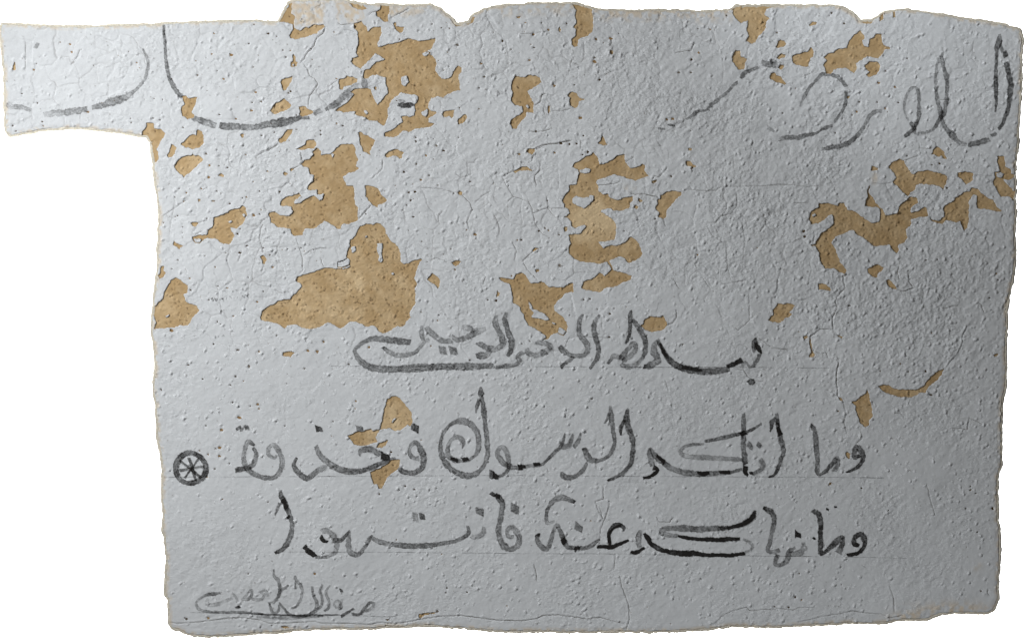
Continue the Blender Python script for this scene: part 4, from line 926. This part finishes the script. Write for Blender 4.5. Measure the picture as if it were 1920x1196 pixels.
# ------------------------------------------------------------------ materials
def new_mat(name):
    m = bpy.data.materials.new(name); m.use_nodes = True
    nt = m.node_tree; nt.nodes.clear()
    out = nt.nodes.new('ShaderNodeOutputMaterial')
    return m, nt, out
def node(nt, kind, **kw):
    n = nt.nodes.new(kind)
    for k, v in kw.items():
        if k in n.inputs: n.inputs[k].default_value = v
        else: setattr(n, k, v)
    return n
def mixc(nt, fac, a, b, mode='MIX'):
    n = nt.nodes.new('ShaderNodeMix'); n.data_type = 'RGBA'; n.blend_type = mode
    for sock, v in ((n.inputs[0], fac), (n.inputs[6], a), (n.inputs[7], b)):
        if hasattr(v, 'links') or isinstance(v, bpy.types.NodeSocket): nt.links.new(v, sock)
        else: sock.default_value = v if not isinstance(v, tuple) else (*v, 1)[:4]
    return n.outputs[2]
def math_n(nt, op, a, b=None, clamp=False):
    n = nt.nodes.new('ShaderNodeMath'); n.operation = op; n.use_clamp = clamp
    for i, v in enumerate((a, b)):
        if v is None: continue
        if isinstance(v, bpy.types.NodeSocket): nt.links.new(v, n.inputs[i])
        else: n.inputs[i].default_value = v
    return n.outputs[0]
def noise_n(nt, vec, scale, detail=3, rough=0.55):
    n = node(nt, 'ShaderNodeTexNoise', Scale=scale, Detail=detail, Roughness=rough)
    nt.links.new(vec, n.inputs['Vector'])
    return n.outputs['Fac']
def remap(nt, v, a, b, c=0.0, d=1.0):
    n = node(nt, 'ShaderNodeMapRange'); n.inputs[1].default_value = a; n.inputs[2].default_value = b
    n.inputs[3].default_value = c; n.inputs[4].default_value = d
    nt.links.new(v, n.inputs[0]); return n.outputs[0]

def wall_material(name, white, second, attr):
    m, nt, out = new_mat(name)
    tc = node(nt, 'ShaderNodeTexCoord').outputs['Object']
    at = node(nt, 'ShaderNodeAttribute', attribute_name=attr)
    sep = node(nt, 'ShaderNodeSeparateColor'); nt.links.new(at.outputs['Color'], sep.inputs[0])
    c = mixc(nt, sep.outputs[0], white, second)
    n_big = noise_n(nt, tc, 9, 4)
    n_mid = noise_n(nt, tc, 70, 4)
    n_fine = noise_n(nt, tc, 420, 3)
    tone = math_n(nt, 'ADD', remap(nt, n_big, 0.3, 0.7, 0.965, 1.02), math_n(nt, 'ADD', remap(nt, n_mid, 0.3, 0.7, -0.03, 0.03), remap(nt, n_fine, 0.3, 0.7, -0.035, 0.035)))
    t3 = node(nt, 'ShaderNodeCombineColor')
    for i in range(3): nt.links.new(tone, t3.inputs[i])
    c = mixc(nt, 1.0, c, t3.outputs[0], 'MULTIPLY')
    b = node(nt, 'ShaderNodeBsdfPrincipled', Roughness=0.8)
    b.inputs['Specular IOR Level'].default_value = 0.15
    nt.links.new(c, b.inputs['Base Color'])
    mp = node(nt, 'ShaderNodeMapping'); mp.inputs['Rotation'].default_value = (0, math.radians(-38), 0); mp.inputs['Scale'].default_value = (0.55, 1, 1)
    nt.links.new(tc, mp.inputs[0])
    peel_n = noise_n(nt, mp.outputs[0], 150, 4, 0.6)
    bump = node(nt, 'ShaderNodeBump', Strength=0.6, Distance=0.0018)
    nt.links.new(peel_n, bump.inputs['Height'])
    bump2 = node(nt, 'ShaderNodeBump', Strength=0.8, Distance=0.0013)
    nt.links.new(noise_n(nt, mp.outputs[0], 330, 3, 0.6), bump2.inputs['Height']); nt.links.new(bump.outputs[0], bump2.inputs['Normal'])
    nt.links.new(math_n(nt, 'MULTIPLY', sep.outputs[2], 1.3), bump2.inputs['Strength']); nt.links.new(math_n(nt, 'MULTIPLY', sep.outputs[2], 1.1), bump.inputs['Strength'])
    bump = bump2
    nt.links.new(bump.outputs[0], b.inputs['Normal'])
    nt.links.new(b.outputs[0], out.inputs[0])
    return m, nt, b, sep, c
PAINT, nt, b, sep, c = wall_material("bluish_white_wall_paint", (0.734, 0.756, 0.780), (0.74, 0.62, 0.47), "tint")
# darkened by painted crack and edge shade, and by dirty specks
shade_dirt = mixc(nt, math_n(nt, 'MULTIPLY', sep.outputs[1], 0.85), c, (0.10, 0.07, 0.045))
nt.links.new(shade_dirt, b.inputs['Base Color'])
PLASTER, nt, b, sep, c = wall_material("ochre_plaster", (0.53, 0.368, 0.192), (0.78, 0.60, 0.37), "tint")
brown = mixc(nt, math_n(nt, 'MULTIPLY', sep.outputs[1], 1.0), c, (0.10, 0.055, 0.025))
nt.links.new(brown, b.inputs['Base Color'])

def plain(name, colour, rough=0.8):
    m, nt, out = new_mat(name)
    tc = node(nt, 'ShaderNodeTexCoord').outputs['Object']
    v = remap(nt, noise_n(nt, tc, 300, 4), 0.3, 0.7, 0.78, 1.15)
    t3 = node(nt, 'ShaderNodeCombineColor')
    for i in range(3): nt.links.new(v, t3.inputs[i])
    b = node(nt, 'ShaderNodeBsdfPrincipled', Roughness=rough)
    b.inputs['Specular IOR Level'].default_value = 0.2
    nt.links.new(mixc(nt, 1.0, colour, t3.outputs[0], 'MULTIPLY'), b.inputs['Base Color'])
    nt.links.new(b.outputs[0], out.inputs[0])
    return m
CORE = plain("crumbled_cream_plaster", (0.76, 0.71, 0.60))
PITM = plain("brown_pit_dirt_and_shadow", (0.085, 0.055, 0.030))
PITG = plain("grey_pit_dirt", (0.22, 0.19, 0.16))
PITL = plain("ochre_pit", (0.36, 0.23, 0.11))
CRACKM = plain("painted_crack_shade", (0.15, 0.13, 0.11))  # dark colour standing in for the shade inside the cracks
BACKM, nt, out = new_mat("white_backdrop_paper")
b = node(nt, 'ShaderNodeBsdfDiffuse'); b.inputs[0].default_value = (0.9, 0.9, 0.9, 1)
nt.links.new(b.outputs[0], out.inputs[0])

def ink_material(name, edge_ring=True):
    m, nt, out = new_mat(name)
    uv = node(nt, 'ShaderNodeAttribute', attribute_name='along')     # x: mm along, y: -1..1 across, z: darkness
    sep = node(nt, 'ShaderNodeSeparateXYZ'); nt.links.new(uv.outputs['Vector'], sep.inputs[0])
    tc = node(nt, 'ShaderNodeTexCoord').outputs['Object']
    sx = node(nt, 'ShaderNodeCombineXYZ')
    nt.links.new(math_n(nt, 'MULTIPLY', sep.outputs[0], 0.045), sx.inputs[0])
    nt.links.new(math_n(nt, 'MULTIPLY', sep.outputs[1], 2.6), sx.inputs[1])
    streak = noise_n(nt, sx.outputs[0], 1.6, 4, 0.6)
    blot = noise_n(nt, tc, 75, 4, 0.6)
    grit = noise_n(nt, tc, 420, 3, 0.6)
    av = math_n(nt, 'ABSOLUTE', sep.outputs[1])
    d = sep.outputs[2]
    tone = math_n(nt, 'ADD', remap(nt, streak, 0.3, 0.7, -0.20, 0.20), remap(nt, blot, 0.3, 0.7, -0.12, 0.12))
    tone = math_n(nt, 'ADD', tone, remap(nt, grit, 0.36, 0.64, -0.17, 0.15))
    # washes gather pigment just inside the rim of the stroke
    ring = math_n(nt, 'MULTIPLY', remap(nt, av, 0.45, 0.80, -0.03, 0.13), 1.0)
    mod = math_n(nt, 'MULTIPLY', tone, remap(nt, d, 0.75, 0.98, 1.0, 0.25))
    a = math_n(nt, 'ADD', d, math_n(nt, 'ADD', mod, ring), clamp=True)
    edge_n = math_n(nt, 'ADD', av, math_n(nt, 'ADD', remap(nt, grit, 0.3, 0.7, -0.20, 0.20), remap(nt, noise_n(nt, tc, 190, 3), 0.3, 0.7, -0.16, 0.16)))
    edge = remap(nt, edge_n, 0.76, 0.98, 1.0, 0.0)
    dry = remap(nt, noise_n(nt, tc, 260, 4, 0.65), 0.36, 0.52, 0.55, 1.0)      # the brush skipping over the grain
    dry = math_n(nt, 'MAXIMUM', dry, remap(nt, d, 0.45, 0.9, 0.0, 1.0))
    alpha = math_n(nt, 'MULTIPLY', math_n(nt, 'MULTIPLY', a, edge), dry, clamp=True)
    tr = node(nt, 'ShaderNodeBsdfTransparent')
    df = node(nt, 'ShaderNodeBsdfPrincipled', Roughness=0.55)
    df.inputs['Specular IOR Level'].default_value = 0.25
    df.inputs['Base Color'].default_value = (0.020, 0.018, 0.017, 1)
    mx = node(nt, 'ShaderNodeMixShader')
    nt.links.new(alpha, mx.inputs[0]); nt.links.new(tr.outputs[0], mx.inputs[1]); nt.links.new(df.outputs[0], mx.inputs[2])
    nt.links.new(mx.outputs[0], out.inputs[0])
    return m
INKM = ink_material("black_brush_ink")

# ------------------------------------------------------------------ mesh building
def link_mesh(name, co, faces, mat, parent, attrs=None, smooth=True):
    """co: (n,3) world coordinates, faces: list of (k,m) index arrays"""
    me = bpy.data.meshes.new(name)
    co = np.asarray(co, np.float32)
    me.vertices.add(len(co)); me.vertices.foreach_set('co', co.ravel())
    tot = sum(f.size for f in faces); nf = sum(len(f) for f in faces)
    me.loops.add(tot); me.polygons.add(nf)
    me.loops.foreach_set('vertex_index', np.concatenate([f.ravel() for f in faces]).astype(np.int32))
    sizes = np.concatenate([np.full(len(f), f.shape[1], np.int32) for f in faces])
    starts = np.concatenate([[0], np.cumsum(sizes)[:-1]]).astype(np.int32)
    me.polygons.foreach_set('loop_start', starts)
    if smooth: me.polygons.foreach_set('use_smooth', np.ones(nf, bool))
    me.update(calc_edges=True); me.validate()
    if attrs:
        for an, (kind, arr) in attrs.items():
            at = me.attributes.new(an, kind, 'POINT')
            at.data.foreach_set('color' if kind == 'FLOAT_COLOR' else 'vector', np.asarray(arr, np.float32).ravel())
    me.materials.append(mat)
    o = bpy.data.objects.new(name, me); col.objects.link(o)
    if parent: o.parent = parent
    return o

def tint_attr(a, b=None, t=None):
    n = len(a); arr = np.zeros((n, 4), np.float32); arr[:, 0] = a; arr[:, 3] = 1; arr[:, 2] = 0.5 if t is None else t
    if b is not None: arr[:, 1] = b
    return {'tint': ('FLOAT_COLOR', arr)}

def snapped_sheet(sl, phi, Hf):
    """cells of the window where phi < 0, with the boundary vertices pulled onto the contour"""
    x = X[sl].copy(); y = Y[sl].copy(); h = Hf[sl].copy()
    gyy, gxx = np.gradient(phi, S)
    g = np.sqrt(gxx ** 2 + gyy ** 2) + 1e-4
    mv = np.abs(phi) < 0.62 * S
    k = np.clip(phi / np.maximum(g, 0.5), -0.8 * S, 0.8 * S)
    x = np.where(mv, x - k * gxx / g, x); y = np.where(mv, y - k * gyy / g, y)
    p = np.where(mv, 0, phi)
    inn = p <= 0
    ny, nx = inn.shape
    idx = np.arange(ny * nx).reshape(ny, nx)
    a, b_, c_, d = idx[:-1, :-1], idx[1:, :-1], idx[1:, 1:], idx[:-1, 1:]
    ia, ib, ic, idd = inn[:-1, :-1], inn[1:, :-1], inn[1:, 1:], inn[:-1, 1:]
    strict = (p[:-1, :-1] < 0) | (p[1:, :-1] < 0) | (p[1:, 1:] < 0) | (p[:-1, 1:] < 0)
    cnt = ia.astype(int) + ib + ic + idd
    q = (cnt == 4) & strict
    quads = np.stack([a[q], b_[q], c_[q], d[q]], -1)
    tris = []
    t3 = (cnt == 3) & strict
    for miss, order in ((ia, (b_, c_, d)), (ib, (a, c_, d)), (ic, (a, b_, d)), (idd, (a, b_, c_))):
        s = t3 & ~miss
        tris.append(np.stack([o[s] for o in order], -1))
    tris = np.concatenate(tris)
    return x, y, h, p, quads, tris

def compact(arrs, faces):
    used = np.zeros(arrs[0].size, bool)
    for f in faces: used[f.ravel()] = True
    new = np.cumsum(used) - 1
    return [a.ravel()[used] for a in arrs], [new[f] for f in faces]

def with_skirt(x, y, h, p, quads, tris, depth, inset=0.35):
    """turn the free edge of a sheet down by depth, slightly undercut"""
    E = [quads[:, [0, 1]], quads[:, [1, 2]], quads[:, [2, 3]], quads[:, [3, 0]], tris[:, [0, 1]], tris[:, [1, 2]], tris[:, [2, 0]]]
    E = np.concatenate(E)
    pe = p.ravel()
    E = E[(pe[E[:, 0]] > -1.6 * S) & (pe[E[:, 1]] > -1.6 * S)]
    key_ = np.sort(E, 1); code = key_[:, 0].astype(np.int64) * 4000000 + key_[:, 1]
    u, first, cnt = np.unique(code, return_index=True, return_counts=True)
    B = E[first[cnt == 1]]
    n0 = x.size
    vs = np.unique(B)
    mp = np.full(n0, -1); mp[vs] = np.arange(len(vs)) + n0
    x2 = np.concatenate([x.ravel(), x.ravel()[vs]]); y2 = np.concatenate([y.ravel(), y.ravel()[vs]]); h2 = np.concatenate([h.ravel(), h.ravel()[vs] - depth])
    sk = np.stack([B[:, 1], B[:, 0], mp[B[:, 0]], mp[B[:, 1]]], -1)
    return x2, y2, h2, sk, vs

# ------------------------------------------------------------------ the setting
bm_co = [(-7, 2.1, -5), (7, 2.1, -5), (7, 2.1, 5), (-7, 2.1, 5)]
back = link_mesh("backdrop", bm_co, [np.array([[0, 1, 2, 3]])], BACKM, None, smooth=False)
back["kind"] = "structure"

# ------------------------------------------------------------------ the piece of wall
wall = bpy.data.objects.new("plaster_fragment", None)
col.objects.link(wall)
wall["label"] = "broken piece of white painted plaster with ochre bare patches and black brush writing"
wall["category"] = "plaster fragment"

# paint skin
full = (slice(0, NY), slice(0, NX))
phi_paint = np.maximum(phi_out, -phi_bare)
# islands are flakes of their own
isl_mask = np.zeros(X.shape, bool)
flake_fields = []
for poly, sl in islands:
    f = np.maximum(sdf(poly, X[sl], Y[sl]), -phi_bare[sl])
    flake_fields.append((sl, f))
    isl_mask[sl] |= f < 0.9
phi_coat = phi_paint.copy()
for sl, f in flake_fields:
    phi_coat[sl] = np.where(f < 2.5, np.maximum(phi_coat[sl], np.where(f < 1.2, 1.0, phi_coat[sl])), phi_coat[sl])
def build_sheet(name, sl, phi, label=None):
    x, y, h, p, quads, tris = snapped_sheet(sl, phi, paint_h)
    if len(quads) < 3: return None
    st = stain[sl].ravel()
    x2, y2, h2, sk, vs = with_skirt(x, y, h, p, quads, tris, 2.6)
    st2 = np.concatenate([st, np.maximum(st[vs], 0.3)])
    shade_dirt2 = np.concatenate([np.maximum(np.where(p.ravel() > -0.5, 0.18, 0.0), shade_grime[sl].ravel()), np.full(len(vs), 0.6)])  # paint edge and turned-down skirt darkened as painted shade
    tx2 = np.concatenate([tex[sl].ravel(), tex[sl].ravel()[vs]]) / 1.5
    (x2, y2, h2, st2, shade_dirt2, tx2), (quads, tris, sk) = compact([x2, y2, h2, st2, shade_dirt2, tx2], [quads, tris, sk])
    o = link_mesh(name, world_xyz(x2, y2, h2), [quads, tris, sk], PAINT, wall, tint_attr(st2, shade_dirt2, tx2))
    if label: o["label"] = label
    return o
build_sheet("paint_coat", full, phi_coat)
for sl, f in flake_fields:
    build_sheet("paint_flake", sl, f)

# bare plaster showing through each hole
pit_dark = np.zeros_like(X)
for cx, cy in bare_pits: stamp(pit_dark, cx + 0.3, cy + 0.3, random.uniform(1.0, 1.7), 0.15 + 0.85 * random.random() ** 1.5)
for sl, f in patches:
    g = np.maximum(f - 3.0, phi_out[sl] - 0.5)
    x, y, h, p, quads, tris = snapped_sheet(sl, g, plaster_h)
    if len(quads) < 1: continue
    rim_shade = np.clip(1.0 - np.abs(f.ravel()) / 1.3, 0, 1) * 0.55           # rim shade painted brown along the paint edge
    (x, y, h, st, dk), (quads, tris) = compact([x, y, h, pale[sl], np.clip(pit_dark[sl].ravel() + rim_shade, 0, 1)], [quads, tris])
    link_mesh("bare_patch", world_xyz(x, y, h), [quads, tris], PLASTER, wall, tint_attr(st, dk))

# body of the slab: rings that round over to a broken side
def resample(poly, step):
    P = np.array(poly + [poly[0]]); d = np.hypot(*np.diff(P, axis=0).T); s = np.concatenate([[0], np.cumsum(d)])
    t = np.arange(0, s[-1], step)
    return np.stack([np.interp(t, s, P[:, 0]), np.interp(t, s, P[:, 1])], -1)
R0 = resample(outline, 2.2)
area2 = np.sum(R0[:, 0] * np.roll(R0[:, 1], -1) - np.roll(R0[:, 0], -1) * R0[:, 1])
T = np.roll(R0, -2, 0) - np.roll(R0, 2, 0)
N = np.stack([T[:, 1], -T[:, 0]], -1) / (np.hypot(T[:, 0], T[:, 1])[:, None] + 1e-6) * (1 if area2 > 0 else -1)
n_r = len(R0)
tt = np.arange(n_r)
rings = []
for off, dep, jit in ((-7, -2.4, 0), (-0.6, 0.2, 0.2), (1.8, 0.6, 0.7), (4.6, 0.35, 1.4), (5.2, -3.0, 1.5), (2.2, -26, 2.5), (0.5, -40, 1.0)):
    j1 = vnoise(tt * 2.2, np.full(n_r, dep * 3.0), 9, 60) + 0.6 * vnoise(tt * 2.2, np.full(n_r, dep * 5.0), 3.5, 61)
    P = R0 + N * (off + jit * j1)[:, None]
    hh = sample(base, R0[:, 0], R0[:, 1]) + dep + 0.4 * jit * vnoise(tt * 2.2, np.full(n_r, 7.0 + dep), 5, 62)
    rings.append(world_xyz(P[:, 0], P[:, 1], hh))
co = np.concatenate(rings)
nr = len(rings)
i = np.arange(n_r); k2 = (i + 1) % n_r
fs = [np.stack([r * n_r + i, r * n_r + k2, (r + 1) * n_r + k2, (r + 1) * n_r + i], -1) for r in range(nr - 1)]
core = link_mesh("plaster_body", co, fs, CORE, wall, smooth=True)
import bmesh
bm = bmesh.new(); bm.from_mesh(core.data); bm.verts.ensure_lookup_table()
from mathutils.geometry import tessellate_polygon
from mathutils import Vector
back_ring = [Vector((float(c[0]), float(c[2]), 0.0)) for c in co[(nr - 1) * n_r:]]
for t in tessellate_polygon([back_ring]):
    try: bm.faces.new([bm.verts[(nr - 1) * n_r + v] for v in t])
    except ValueError: pass
bm.to_mesh(core.data); bm.free()

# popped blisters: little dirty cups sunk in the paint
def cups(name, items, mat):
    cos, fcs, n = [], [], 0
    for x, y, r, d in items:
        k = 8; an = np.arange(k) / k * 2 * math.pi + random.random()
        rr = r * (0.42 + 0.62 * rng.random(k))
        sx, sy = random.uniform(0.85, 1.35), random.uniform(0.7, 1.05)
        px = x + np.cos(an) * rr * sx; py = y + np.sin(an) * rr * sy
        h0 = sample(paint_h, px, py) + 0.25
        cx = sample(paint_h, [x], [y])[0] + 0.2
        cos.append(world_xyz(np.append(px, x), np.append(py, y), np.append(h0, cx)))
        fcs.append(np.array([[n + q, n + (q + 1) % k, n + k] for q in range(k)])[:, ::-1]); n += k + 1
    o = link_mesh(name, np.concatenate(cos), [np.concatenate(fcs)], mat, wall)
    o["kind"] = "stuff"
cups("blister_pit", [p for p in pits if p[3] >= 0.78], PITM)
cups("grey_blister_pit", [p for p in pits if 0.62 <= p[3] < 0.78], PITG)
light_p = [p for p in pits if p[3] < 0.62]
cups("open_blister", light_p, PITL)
cups("painted_blister_shadow", [(x - 0.45 * r, y - 0.45 * r, r * 0.5, d) for x, y, r, d in light_p], PITM)  # shadow at the upper left of each open blister, painted as dark discs

# ------------------------------------------------------------------ cracks
def ribbon(P, wid, dens=None, cols=3, lift=0.45, jag=0.0, clip_bare=True, seed=0, skew=None):
    """drape a strip over the paint; returns coords, faces, attribute"""
    P = np.asarray(P, float); n = len(P)
    T = np.gradient(P, axis=0); L = np.hypot(T[:, 0], T[:, 1]) + 1e-6
    Nn = np.stack([-T[:, 1], T[:, 0]], -1) / L[:, None]
    s = np.concatenate([[0], np.cumsum(np.hypot(*np.diff(P, axis=0).T))])
    v = np.linspace(-1, 1, cols)
    js = 1 + jag * vnoise(s + seed * 31.7, np.zeros(n) + seed, 5, 70)
    jl = jag * 0.5 * vnoise(s + seed * 11.7, np.zeros(n) + 9 + seed, 7, 71)
    off = (v[None, :] * js[:, None] + jl[:, None]) * wid[:, None] * 0.5
    px = P[:, 0:1] + Nn[:, 0:1] * off; py = P[:, 1:2] + Nn[:, 1:2] * off
    if skew:
        sh = (skew[0] * np.exp(-s / (wid.mean() * 0.6 + 0.5)) + skew[1] * np.exp(-(s[-1] - s) / (wid.mean() * 0.6 + 0.5)))[:, None] * v[None, :] * wid[:, None] * 0.5
        px = px + (T[:, 0] / L)[:, None] * sh; py = py + (T[:, 1] / L)[:, None] * sh
    h = sample(paint_h, px, py) + lift
    i, j = np.meshgrid(np.arange(n - 1), np.arange(cols - 1), indexing='ij')
    a = (i * cols + j).ravel()
    F = np.stack([a, a + 1, a + cols + 1, a + cols], -1)
    cxx = px.ravel()[F].mean(1); cyy = py.ravel()[F].mean(1)
    keep = sample(phi_out, cxx, cyy) < -0.6
    if clip_bare: keep &= sample(phi_bare, cxx, cyy) > 0.3
    F = F[keep]
    along = np.zeros((n, cols, 3), np.float32)
    along[..., 0] = s[:, None]; along[..., 1] = v[None, :]
    along[..., 2] = (dens if dens is not None else np.ones(n))[:, None]
    # pen ends are cut a little raggedly
    (fx, fy, fh, a0, a1, a2), (F,) = compact([px, py, h, along[..., 0], along[..., 1], along[..., 2]], [F])
    return world_xyz(fx, fy, fh), F, np.stack([a0, a1, a2], -1)

def densify(P, vals, step=1.5):
    """Catmull-Rom through the traced points"""
    P = np.asarray(P, float); n = len(P)
    ext = np.vstack([2 * P[0] - P[1], P, 2 * P[-1] - P[-2]])
    V = np.asarray(vals, float)
    out, ov = [], []
    for k in range(n - 1):
        p0, p1, p2, p3 = ext[k:k + 4]
        L = math.hypot(*(p2 - p1)); m = max(2, int(L / step))
        t = np.arange(m) / m
        t = t[:, None]
        q = 0.5 * ((2 * p1) + (p2 - p0) * t + (2 * p0 - 5 * p1 + 4 * p2 - p3) * t ** 2 + (3 * p1 - p0 - 3 * p2 + p3) * t ** 3)
        out.append(q); ov.append(V[k] * (1 - t) + V[k + 1] * t)
    out.append(P[-1:]); ov.append(V[-1:])
    return np.vstack(out), np.vstack(ov)

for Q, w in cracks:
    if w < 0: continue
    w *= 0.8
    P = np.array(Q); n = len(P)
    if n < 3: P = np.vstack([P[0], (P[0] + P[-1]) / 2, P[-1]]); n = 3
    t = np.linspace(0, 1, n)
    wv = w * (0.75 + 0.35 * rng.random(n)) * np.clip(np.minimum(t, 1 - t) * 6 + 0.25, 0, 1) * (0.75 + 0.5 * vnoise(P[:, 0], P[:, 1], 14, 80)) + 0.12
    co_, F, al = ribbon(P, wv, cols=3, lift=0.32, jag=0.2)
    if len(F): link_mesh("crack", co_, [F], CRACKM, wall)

PENCILM = ink_material("grey_pencil")
for line in PENCIL.strip().split('\n'):
    P = pts('Z', line)
    P, _ = densify(P, np.ones((len(P), 1)), 2.0)
    n = len(P)
    P = P + np.stack([np.zeros(n), 0.35 * vnoise(P[:, 0], P[:, 1], 13, 81)], -1)
    wv = 1.15 + 0.35 * vnoise(P[:, 0], P[:, 1], 9, 82)
    dv = np.clip(0.28 + 0.36 * vnoise(P[:, 0], P[:, 1], 30, 83) + 0.2 * vnoise(P[:, 0], P[:, 1], 7, 88), 0.02, 0.75)
    co_, F, al = ribbon(P, wv, dv, cols=3, lift=0.4)
    link_mesh("pencil_line", co_, [F], PENCILM, wall, {'along': ('FLOAT_VECTOR', al)})

# ------------------------------------------------------------------ writing
word = None; seed = 0
layer = 0
for line in INK.strip().split('\n'):
    if line.startswith('#'):
        word = bpy.data.objects.new("written_word", None); col.objects.link(word); word.parent = wall
        if line[1:].strip() != "diamond dot": word["label"] = line[1:].strip()
        nm = "brush_stroke"
        if 'dot' in line: word.name = "ink_dot"
        if 'ring' in line: word.name = "ring_sign"
        if 'stamped' in line or 'printed' in line: word.name = "stamped_text"
        word["_n"] = 0
        layer = 0
        continue
    if line == 'RING':
        cx, cy = conv('D1', 468, 787)
        an = np.linspace(-1.2, 2 * math.pi - 1.15, 90)
        rad = 28.2 + 0.6 * np.sin(an * 3 + 1)
        P = np.stack([cx + rad * np.cos(an), cy + rad * np.sin(an)], -1)
        wv = 11.6 + 1.3 * np.sin(an * 2 + 0.5); dv = 0.68 + 0.12 * np.sin(an * 5)
        co_, F, al = ribbon(P, wv, dv, cols=9, lift=0.5, jag=0.06)
        link_mesh("ring", co_, [F], INKM, word, {'along': ('FLOAT_VECTOR', al)})
        layer += 1
        continue
    tile, rest = line.split(' ', 1)
    sc = SCALE.get(tile, 3.9875)
    P = []; V = []
    for tok in rest.split():
        a = [float(v) for v in tok.split(',')]
        P.append(conv(tile, a[0], a[1])); V.append((a[2] / sc, a[3]))
    seed += 1
    P = np.array(P); V = np.array(V); V0 = V
    if len(V) == 2 and not tile.startswith('T'): V[:, 0] *= 1.25
    if word.name.startswith('ring_sign'): V[:, 1] += 0.05
    P, V = densify(P, V)
    n = len(P)
    if n > 10: P = P + 0.45 * np.stack([vnoise(P[:, 0], P[:, 1], 8, 84), vnoise(P[:, 0], P[:, 1], 8, 85)], -1)
    wv = np.maximum(V[:, 0] * (1.26 + 0.08 * vnoise(P[:, 0], P[:, 1], 4, 86)), 0.9)
    small = tile.startswith('T')
    dv = V[:, 1]
    if not small:
        dv = np.where(dv < 0.75, dv * 1.08, dv) + 0.09 * vnoise(P[:, 0], P[:, 1], 10, 87)
    if tile[0] == 'A' and not small: dv = dv * 0.86
    dv = np.clip(dv, 0.05, 1)
    co_, F, al = ribbon(P, wv, dv, cols=4 if small else 8, lift=0.45 + 0.10 * (layer % 7), jag=0.05 if small else (0.22 if tile[0] == 'A' else 0.14), seed=seed, skew=None if small else ((0.34, 0.3) if len(V0) == 2 else (random.uniform(-0.5, 0.6), random.uniform(-0.6, 0.5))))
    layer += 1
    if not len(F): continue
    link_mesh("spoke" if word.name.startswith("ring_sign") else "stamped_mark" if small or tile == 'T4' else "brush_stroke", co_, [F], INKM, word, {'along': ('FLOAT_VECTOR', al)})
for o in list(bpy.data.objects):
    if "_n" in o.keys(): del o["_n"]
print("objects", len(bpy.data.objects), "tris", sum(len(p.data.loops) - 2 * len(p.data.polygons) for p in bpy.data.objects if p.type == 'MESH'))
